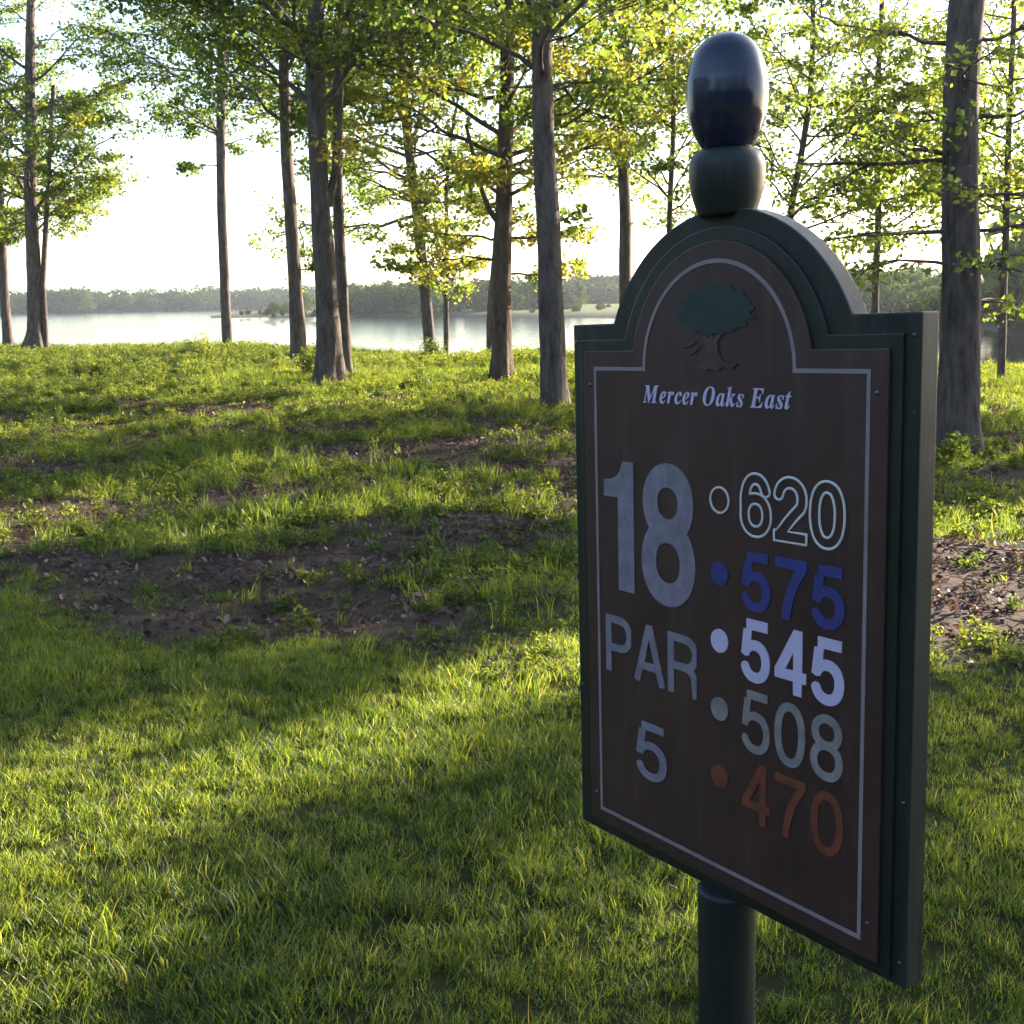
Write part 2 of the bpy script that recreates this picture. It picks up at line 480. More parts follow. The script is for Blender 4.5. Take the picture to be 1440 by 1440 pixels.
def far_mass(name, spec, label, seed):
    """spec rows: px0, px1, dist0, dist1, h0, h1, count, tint"""
    r = np.random.default_rng(seed)
    cs, rs, ns, ss, ts = [], [], [], [], []
    for px0, px1, d0, d1, h0, h1, cnt, tn in spec:
        for k in range(cnt):
            px = r.uniform(px0, px1); d = r.uniform(d0, d1); h = r.uniform(h0, h1)
            v = pix_ray(px, 440); q = math.hypot(v.x, v.y)
            x, y = v.x / q * d, v.y / q * d
            w = h * r.uniform(0.45, 0.75)
            t = tn + r.normal(0, 0.12)
            cs += [(x, y, h * 0.55 - 0.3), (x + r.normal(0, w * .3), y, h * 0.28 - 0.3)]
            rs += [(w, h * 0.47), (w * 1.05, h * 0.34)]
            n = int(np.clip(130000 / d, 260, 620)); ns += [n, n // 2]
            ss += [h * 0.17] * 2; ts += [t, t - 0.08]
    V, F, T = quad_cloud(cs, rs, ns, ss, r, ts)
    return tag(leaf_obj(name, V, F, T, M_farleaf), label, None, None, 'stuff')

far_mass('far_wood', [(-700, 520, 470, 540, 6.0, 8.2, 260, 0.35), (-100, 480, 462, 475, 4, 6.5, 60, 0.6), (480, 1500, 520, 600, 7, 9, 140, 0.3),
                      (60, 122, 452, 458, 7, 8.6, 10, 0.85)],
         'distant dark green wood along the far shore', 2)
far_mass('shore_thicket', [(478, 600, 196, 210, 3.0, 4.6, 30, 0.75), (590, 790, 176, 230, 3.2, 5.0, 46, 0.5), (380, 480, 216, 235, 1.0, 2.0, 10, 0.7),
                           (330, 860, 150, 210, 0.5, 1.0, 30, 0.45)],
         'pale green willow thicket on the low spit', 3)
far_mass('hill_wood', [(788, 1000, 262, 330, 5.0, 7.0, 50, 0.25), (960, 1300, 200, 300, 3.5, 6, 46, 0.35), (770, 900, 250, 262, 2.5, 5, 14, 0.45)],
         'dark wood beyond the green meadow across the lake', 4)
far_mass('cove_thicket', [(1180, 1300, 95, 130, 2.4, 3.8, 22, 0.6), (1290, 1480, 78, 105, 1.8, 3.0, 24, 0.9), (1480, 2000, 60, 100, 3, 7, 40, 0.6)],
         'sunlit yellow green bushes on the bank of the cove', 6)

def far_tree(name, px, d, h, w, tint, label, cone, seed):
    r = np.random.default_rng(seed)
    v = pix_ray(px, 440); q = math.hypot(v.x, v.y); x, y = v.x / q * d, v.y / q * d
    t = empty(name, (x, y, -0.25), label, 'tree')
    V = [(0.09 * h * .25 * math.cos(a) * (1 - k * .8), 0.09 * h * .25 * math.sin(a) * (1 - k * .8), k * h * .8) for k in (0, 1) for a in np.linspace(0, 2 * math.pi, 8, endpoint=False)]
    F = [(i, (i + 1) % 8, 8 + (i + 1) % 8, 8 + i) for i in range(8)]
    mesh_obj('trunk', V, F, M_bark, t)
    cs, rs, ns, ss, ts = [], [], [], [], []
    for k in range(7):
        z = h * (0.2 + 0.11 * k)
        ww = w * ((1.05 - k / 7) if cone else math.sin(math.pi * (0.2 + 0.11 * k)) * 0.9)
        cs.append((r.normal(0, w * .12), r.normal(0, w * .12), z)); rs.append((max(ww, .15), h * .12)); ns.append(140); ss.append(h * .085); ts.append(tint)
    V, F, T = quad_cloud(cs, rs, ns, ss, r, ts)
    leaf_obj('crown', V, F, T, M_farleaf, t)
    return t
far_tree('conical_tree', 816, 205, 4.6, 1.5, 0.9, 'small pale green conical tree in the meadow across the lake', True, 5)
far_tree('round_tree', 432, 222, 3.6, 1.8, 0.85, 'small light green round tree standing alone on the spit', False, 6)
far_tree('willow_tree', 548, 195, 5.2, 1.9, 0.8, 'tallest pale willow of the thicket left of a leaning trunk', False, 7)

# ------------------------------------------------------------------ grove trees
def tube(pts, rad, sides=8, rough=0.0, r=None):
    pts = np.asarray(pts, float); n = len(pts)
    tan = np.gradient(pts, axis=0); tan /= np.linalg.norm(tan, axis=1)[:, None] + 1e-9
    ref = np.where(np.abs(tan[:, 2:3]) > 0.9, np.array([[1., 0, 0]]), np.array([[0, 0, 1.]]))
    u = np.cross(tan, ref); u /= np.linalg.norm(u, axis=1)[:, None]
    w = np.cross(tan, u)
    a = np.linspace(0, 2 * np.pi, sides, endpoint=False)
    R = np.asarray(rad, float)
    R = R[:, None] if R.ndim == 1 else R
    V = pts[:, None, :] + (np.cos(a)[None, :, None] * u[:, None, :] + np.sin(a)[None, :, None] * w[:, None, :]) * R[:, :, None]
    i = np.arange(n - 1)[:, None] * sides; j = np.arange(sides)[None, :]; j2 = (j + 1) % sides
    F = np.stack([i + j, i + j2, i + sides + j2, i + sides + j], -1).reshape(-1, 4)
    return V.reshape(-1, 3), F

class Tubes:
    def __init__(s): s.V = []; s.F = []; s.n = 0
    def add(s, pts, rad, sides=6):
        V, F = tube(pts, rad, sides)
        s.V.append(V); s.F.append(F + s.n); s.n += len(V)
    def mesh(s, name):
        me = np_mesh(name, np.concatenate(s.V), np.concatenate(s.F)); me.shade_smooth(); return me

def trunk_mesh(path, r0, r1, seed, flare=1.0, sides=28, hvis=None):
    """path: local points from ground up; returns resampled axis too"""
    path = np.asarray(path, float)
    seg = np.r_[0, np.cumsum(np.linalg.norm(np.diff(path, axis=0), axis=1))]
    t = np.concatenate([np.linspace(0, 0.06, 8, endpoint=False), np.linspace(0.06, 1, 46)]) * seg[-1]
    ax = np.stack([np.interp(t, seg, path[:, k]) for k in range(3)], 1)
    # smooth the kinks
    for _ in range(3): ax[1:-1] = (ax[:-2] + 2 * ax[1:-1] + ax[2:]) / 4
    f = t / seg[-1]
    ax[:, 0] += 0.35 * r0 * vnoise(f * 9, f * 0 + seed, seed) * np.minimum(1, f * 8)
    ax[:, 1] += 0.35 * r0 * vnoise(f * 9, f * 0 + seed + .5, seed + 1) * np.minimum(1, f * 8)
    hv = hvis if hvis else seg[-1] * 0.6
    R = np.interp(t, [0, hv, seg[-1]], [r0, r1, r0 * 0.2])
    h = t
    R = R + r0 * 0.75 * flare * np.exp(-h / (r0 * 1.6))
    a = np.linspace(0, 2 * np.pi, sides, endpoint=False)
    lob = 1 + (0.22 * flare * np.exp(-h / (r0 * 2.2)))[:, None] * np.sin(a * 5 + seed)[None, :]
    rough = 1 + 0.15 * vnoise(a[None, :] * 2.2 + 0 * f[:, None], (h * 2.0)[:, None] + 0 * a[None, :], seed + 2) + 0.12 * vnoise(a[None, :] * 4, (h * 4)[:, None], seed + 3)
    V, F = tube(ax, R[:, None] * lob * rough, sides)
    me = np_mesh('trunk', V, F); me.shade_smooth()
    return me, ax, f, R

def limb_path(p0, az, el, L, r, n=7, curl=0.25, droop=0.0):
    P = [np.array(p0)]
    for k in range(n):
        e = el + curl * (k / n) - droop * (k / n) ** 2
        a = az + r.normal(0, 0.22)
        e += r.normal(0, 0.13)
        P.append(P[-1] + np.array([math.sin(a) * math.cos(e), math.cos(a) * math.cos(e), math.sin(e)]) * L / n)
    return np.array(P)

def make_tree(name, label, px_path, base_px, r0px, r1px, H, h0, crown_r, n_limbs, leaves, seed, tint=0.4, leaf=0.10, mat=None,
              flare=1.0, extra=(), vfun=None, el0=0.42, el1=1.0, base_xy=None, second=None, low=1.0, droop=0.35):
    """px_path: pixel points (base to top) along the visible trunk; H: tree height; h0: height of the first limb"""
    r = np.random.default_rng(seed)
    if base_xy is None:
        g = ground_pt(*base_px)
        Y = g.y
        g.z = gz(g.x, g.y)
        P = [depth_pt(px, py, Y) - g for px, py in px_path]
        P[0] = Vector((P[0].x, 0, -0.15))
        top = P[-1]; d = (P[-1] - P[-2]).normalized()
    else:
        g = Vector((*base_xy, gz(*base_xy))); Y = g.y
        P = [Vector((0, 0, -0.15)), Vector((0.1, 0.05, H * 0.4))]; top = P[-1]; d = Vector((0.02, 0, 1)).normalized()
    P = [Vector((p.x, p.y, p.z)) for p in P]
    while P[-1].z < H * 0.97:
        d = (d * 0.8 + Vector((r.normal(0, 0.05), r.normal(0, 0.05), 0.25))).normalized()
        P.append(P[-1] + d * 1.2)
    r0 = r0px / FPX * Y / 2 if base_xy is None else r0px
    r1v = r1px / FPX * Y / 2 if base_xy is None else r1px
    t = empty(name, g, label, 'tree', 'trees of the lakeside grove')
    me, ax, f, R = trunk_mesh(P, r0, r1v, seed, flare * 1.2 + 0.15, 28, min(top.z, H * 0.9))
    link('trunk', me, mat or M_bark, t)
    TB = Tubes()
    if second:
        q = [depth_pt(px, py, Y) - g for px, py in second[0]]
        rr = second[1] / FPX * Y / 2
        s_ax = np.array([tuple(p) for p in q])
        sv, sf = tube(s_ax, np.linspace(rr, rr * 0.5, len(s_ax)), 12)
        sm = np_mesh('stem', sv, sf); sm.shade_smooth(); link('stem', sm, mat or M_bark, t)
    C, S, T = [], [], []
    zmax = ax[-1, 2]
    starts = []
    for k in range(n_limbs):
        u = (k + r.random()) / n_limbs
        h = h0 + (zmax * 0.98 - h0) * u ** 1.6
        i = int(np.clip(np.searchsorted(ax[:, 2], h), 1, len(ax) - 1))
        az = k * 2.4 + r.normal(0, 0.5)
        el = el0 + (el1 - el0) * u + r.normal(0, 0.22)
        prof = (low + (1 - low) * min(1, u * 3)) * (1 - 0.75 * max(0, u - 0.35) / 0.65)
        starts.append((ax[i], R[i], az, el, crown_r * prof * r.uniform(0.55, 1.25), 1.6 if u < 0.55 else 0.55))
    for (px, py, adeg, edeg, L) in extra:          # limbs that the photo shows singly
        q = depth_pt(px, py, Y) - g
        i = int(np.clip(np.searchsorted(ax[:, 2], q.z), 1, len(ax) - 1))
        starts.append((ax[i], R[i], math.radians(adeg), math.radians(edeg), L, 1.61))
    leaves = leaves * 0.95
    tot = sum(s[4] * s[5] for s in starts)
    for p0, rt, az, el, L, wgt in starts:
        path = limb_path(p0, az, el, L, r, 7, 0.25, droop)
        rl = min(rt * 0.4, 0.010 + 0.011 * L)
        TBM = TB
        if wgt == 1.61: TB = Tubes()
        TB.add(path, np.linspace(rl, 0.006, len(path)), 5)
        ns = max(3, int(L * 2.6))
        nl = leaves * L * wgt / tot / ns
        for j in range(ns):
            s = 0.22 + 0.78 * (j + r.random()) / ns
            fi = s * (len(path) - 1); i0 = min(int(fi), len(path) - 2); q = path[i0] + (path[i0 + 1] - path[i0]) * (fi - i0)
            a2 = az + (1 if j % 2 else -1) * r.uniform(0.4, 1.2)
            L2 = (0.35 + 0.3 * (1 - s)) * L * r.uniform(0.5, 1.0) + 0.15
            sp = limb_path(q, a2, el * 0.4 + r.normal(0.0, 0.25), L2, r, 4, 0.1, 0.45)
            TB.add(sp, np.linspace(rl * 0.35 + 0.004, 0.003, len(sp)), 4)
            m = max(5, int(nl * r.uniform(0.4, 1.6)))
            ntw = 5
            tw = []
            for q2 in range(ntw):
                fs = (0.2 + 0.8 * (q2 + r.random()) / ntw) * (len(sp) - 1); i1 = min(int(fs), len(sp) - 2)
                p2 = sp[i1] + (sp[i1 + 1] - sp[i1]) * (fs - i1)
                a3 = a2 + (1 if q2 % 2 else -1) * r.uniform(0.3, 1.3); e3 = r.normal(0.0, 0.3); l3 = L2 * r.uniform(0.2, 0.5) + 0.08
                p3 = p2 + np.array([math.sin(a3) * math.cos(e3), math.cos(a3) * math.cos(e3), math.sin(e3)]) * l3
                tw.append((p2, p3)); TB.add(np.array([p2, (p2 + p3) / 2 + r.normal(0, .02, 3), p3]), [0.004, 0.003, 0.0015], 3)
            ti = r.integers(0, ntw, m); f3 = r.random(m)[:, None] ** 0.8
            A = np.array([x[0] for x in tw])[ti]; B = np.array([x[1] for x in tw])[ti]
            sg = 0.055 + 0.035 * L2
            off = r.normal(size=(m, 3)) * np.array([sg, sg, sg * 0.75]); off[:, 2] -= 0.02
            C.append(A + (B - A) * f3 + off); S.append(leaf * r.uniform(0.5, 1.45, m))
            T.append(tint - 0.08 + r.normal(0, 0.12) + r.normal(0, 0.12, m))
        if wgt == 1.61: link('low_branch', TB.mesh('low_branch'), mat or M_bark, t)
        TB = TBM
    C = np.concatenate(C); S = np.concatenate(S); T = np.concatenate(T)
    V, F, T = leaf_quads(C, S, T, r, None, 0.6, 0.7, 0.55)
    link('branches', TB.mesh('branches'), mat or M_bark, t)
    leaf_obj('crown', V, F, T, M_leaf, t)
    return t

TREES = [
 # name, label, px path, base px, width base, width top, H, h0, crown_r, limbs, leaves, seed, kwargs
 ('oak_tree', 'slim trunk at the far left edge with leafy stem', [(12, 490), (6, 400), (0, 300), (-6, 180), (-14, 40)], (12, 491), 13, 9, 15, 3.4, 3.8, 26, 16000, 101, dict(tint=.55, low=.5, leaf=.12)),
 ('oak_tree', 'left double-stemmed tree with flared base beside the lake', [(50, 494), (50, 420), (46, 330), (43, 240), (40, 100)], (50, 495), 21, 13, 16, 3.6, 5.0, 34, 30000, 102,
    dict(tint=.6, low=.45, leaf=.12, flare=1.5, second=([(64, 508), (63, 460), (60, 400), (64, 330), (68, 250), (75, 120)], 10))),
 ('oak_tree', 'thin straight trunk standing alone left of the middle cluster', [(319, 489), (317, 400), (313, 300), (311, 200), (312, 60)], (319, 490), 14, 11, 16, 7.0, 3.8, 24, 16000, 103,
    dict(tint=.3, leaf=.12, flare=.4, extra=[(312, 240, -80, 5, 1.2), (311, 215, 70, 10, 1.5), (312, 110, -85, 5, 4.0), (312, 60, -60, 8, 4.5)])),
 ('oak_tree', 'straight dark trunk just left of the thick forked trunk', [(421, 514), (417, 440), (411, 340), (404, 240), (400, 120)], (421, 515), 21, 14, 16, 5.0, 4.0, 30, 24000, 104,
    dict(tint=.25, flare=.4, extra=[(416, 400, 80, 10, .9), (414, 380, 40, 5, .8)])),
 ('oak_tree', 'thick forked trunk of the middle cluster with bare earth at its foot', [(466, 546), (461, 460), (455, 380), (450, 290), (446, 180)], (466, 548), 34, 24, 17, 4.3, 4.2, 32, 27000, 105,
    dict(tint=.25, flare=.7, second=([(461, 290), (467, 262), (473, 235), (477, 190), (480, 120)], 13))),
 ('oak_tree', 'slender trunk close behind the right side of the forked trunk', [(487, 532), (484, 450), (479, 350), (475, 260), (474, 140)], (487, 534), 17, 13, 16, 5.0, 4.0, 28, 21000, 106, dict(tint=.35, flare=.9)),
 ('maple_tree', 'leaning trunk with a leafy shrub at its foot near the water', [(607, 493), (600, 420), (589, 320), (576, 220), (566, 120)], (607, 494), 17, 12, 15, 4.6, 4.2, 32, 21000, 107,
    dict(tint=.55, flare=.4, leaf=.12, el0=.25, extra=[(583, 265, -80, 5, 3.0), (580, 245, -60, 8, 3.2), (585, 290, 75, 5, 2.2), (578, 230, 80, 8, 3.0)])),
 ('young_tree', 'thin young tree with yellow green leaves right of the leaning trunk', [(627, 494), (627, 440), (628, 380), (629, 320), (628, 250)], (627, 495), 8, 5, 9, 2.0, 1.9, 24, 5200, 108, dict(tint=.75, flare=.2, leaf=.12, low=.9)),
 ('oak_tree', 'dark trunk by the water half hidden behind a thicker one', [(689, 497), (692, 440), (697, 380), (702, 320), (706, 200)], (689, 500), 15, 12, 15, 8.0, 3.6, 18, 10000, 109, dict(tint=.5, flare=.3, leaf=.12)),
 ('maple_tree', 'brown trunk with a side branch and golden leaves in the middle', [(705, 541), (706, 460), (709, 360), (712, 260), (714, 120)], (705, 543), 27, 19, 15, 2.8, 3.4, 36, 20000, 110,
    dict(tint=.85, flare=1.0, mat='warm', low=.55, el0=.25, second=([(705, 318), (688, 296), (676, 262), (664, 210), (655, 175)], 9),
         extra=[(709, 380, -75, 0, 1.5), (709, 360, 80, 0, 1.4), (709, 400, 60, 5, 1.3), (709, 335, -60, 3, 1.6)])),
 ('oak_tree', 'tall bare trunk running up out of view beside the sign', [(781, 583), (777, 500), (771, 380), (767, 240), (763, 60), (762, 0)], (781, 585), 38, 26, 17, 3.7, 3.6, 30, 18000, 111,
    dict(tint=.45, flare=.25, extra=[(773, 330, 60, 15, .5)])),
 ('maple_tree', 'trunk rising behind the curved top left shoulder of the sign', [(880, 508), (880, 420), (878, 300), (873, 180), (878, 40)], (880, 510), 19, 13, 15, 4.0, 3.8, 32, 17000, 112, dict(tint=.62, flare=.3, leaf=.11)),
 ('young_tree', 'thin young tree showing left of the sign finial', [(935, 512), (938, 400), (943, 280), (947, 180), (945, 60)], (935, 514), 9, 6, 11, 3.0, 2.6, 26, 8500, 113, dict(tint=.6, flare=.2, low=.8)),
 ('young_tree', 'curved young tree with layered leafy sprays right of the finial', [(1088, 545), (1096, 420), (1112, 290), (1126, 220), (1140, 140), (1143, 60)], (1088, 545), 12, 7, 10, 2.2, 2.7, 32, 14000, 114,
    dict(tint=.5, leaf=.085, flare=.2, low=.9, el0=.2, droop=.3, extra=[(1112, 290, 80, 3, 2.2), (1118, 250, 95, 5, 2.4), (1128, 210, 75, 5, 2.2), (1135, 160, 85, 8, 2.4)])),
 ('young_tree', 'slim leafy tree between the finial and the big right trunk', [(1232, 522), (1230, 420), (1236, 300), (1230, 180), (1238, 40)], (1232, 524), 10, 7, 11, 2.2, 2.6, 32, 11000, 117, dict(leaf=.09, tint=.6, flare=.2, low=.9, el0=.25)),
 ('oak_tree', 'big trunk wrapped in leafy shoots at the right of the sign', [(1346, 640), (1348, 520), (1350, 380), (1352, 240), (1358, 80), (1362, 0)], (1346, 643), 56, 44, 15, 7.5, 3.0, 16, 7000, 115,
    dict(tint=.6, flare=.5, leaf=.062, extra=[(1352, 260, -85, 0, 1.5), (1352, 225, -110, 5, 1.2), (1350, 330, -80, -5, 1.3), (1350, 300, 200, 0, .7), (1350, 400, 170, 0, .7), (1350, 420, -100, 5, .9), (1352, 280, 90, 0, 1.0),
      (1354, 180, 80, 5, 1.2), (1354, 150, 190, 5, .8), (1350, 370, 100, 0, 1.0), (1356, 90, -60, 20, 1.2), (1356, 110, 110, 10, 1.0), (1350, 440, 60, 0, .7), (1352, 200, 230, 0, .7)])),
 ('young_tree', 'leafy young tree at the right edge behind the big trunk', [(1408, 545), (1410, 420), (1416, 290), (1420, 160), (1426, 40)], (1408, 547), 11, 7, 10, 2.4, 2.6, 34, 12000, 116, dict(leaf=.085, tint=.72, flare=.2, low=.9, el0=.2)),
]
for a in TREES:
    kw = dict(a[12])
    kw['mat'] = M_bark2 if kw.get('mat') == 'warm' else M_bark
    make_tree(*a[:12], **kw)
# the grove goes on to the right of the view and throws its shade over the grass
for i, (xy, rr, H, cr, n, sd, lb) in enumerate([
    ((16.6, 14.8), 0.24, 15, 2.5, 42000, 121, 'tree standing out of view to the right and shading the lawn'),
    ((15.7, 20.2), 0.24, 15, 2.2, 24000, 127, 'tree out of view behind the big right trunk, shading the bare earth'),
]):
    make_tree('oak_tree', lb, None, None, rr, rr * .5, H, 5.0, cr, 26, n, sd, tint=.5, leaf=.15, base_xy=xy)

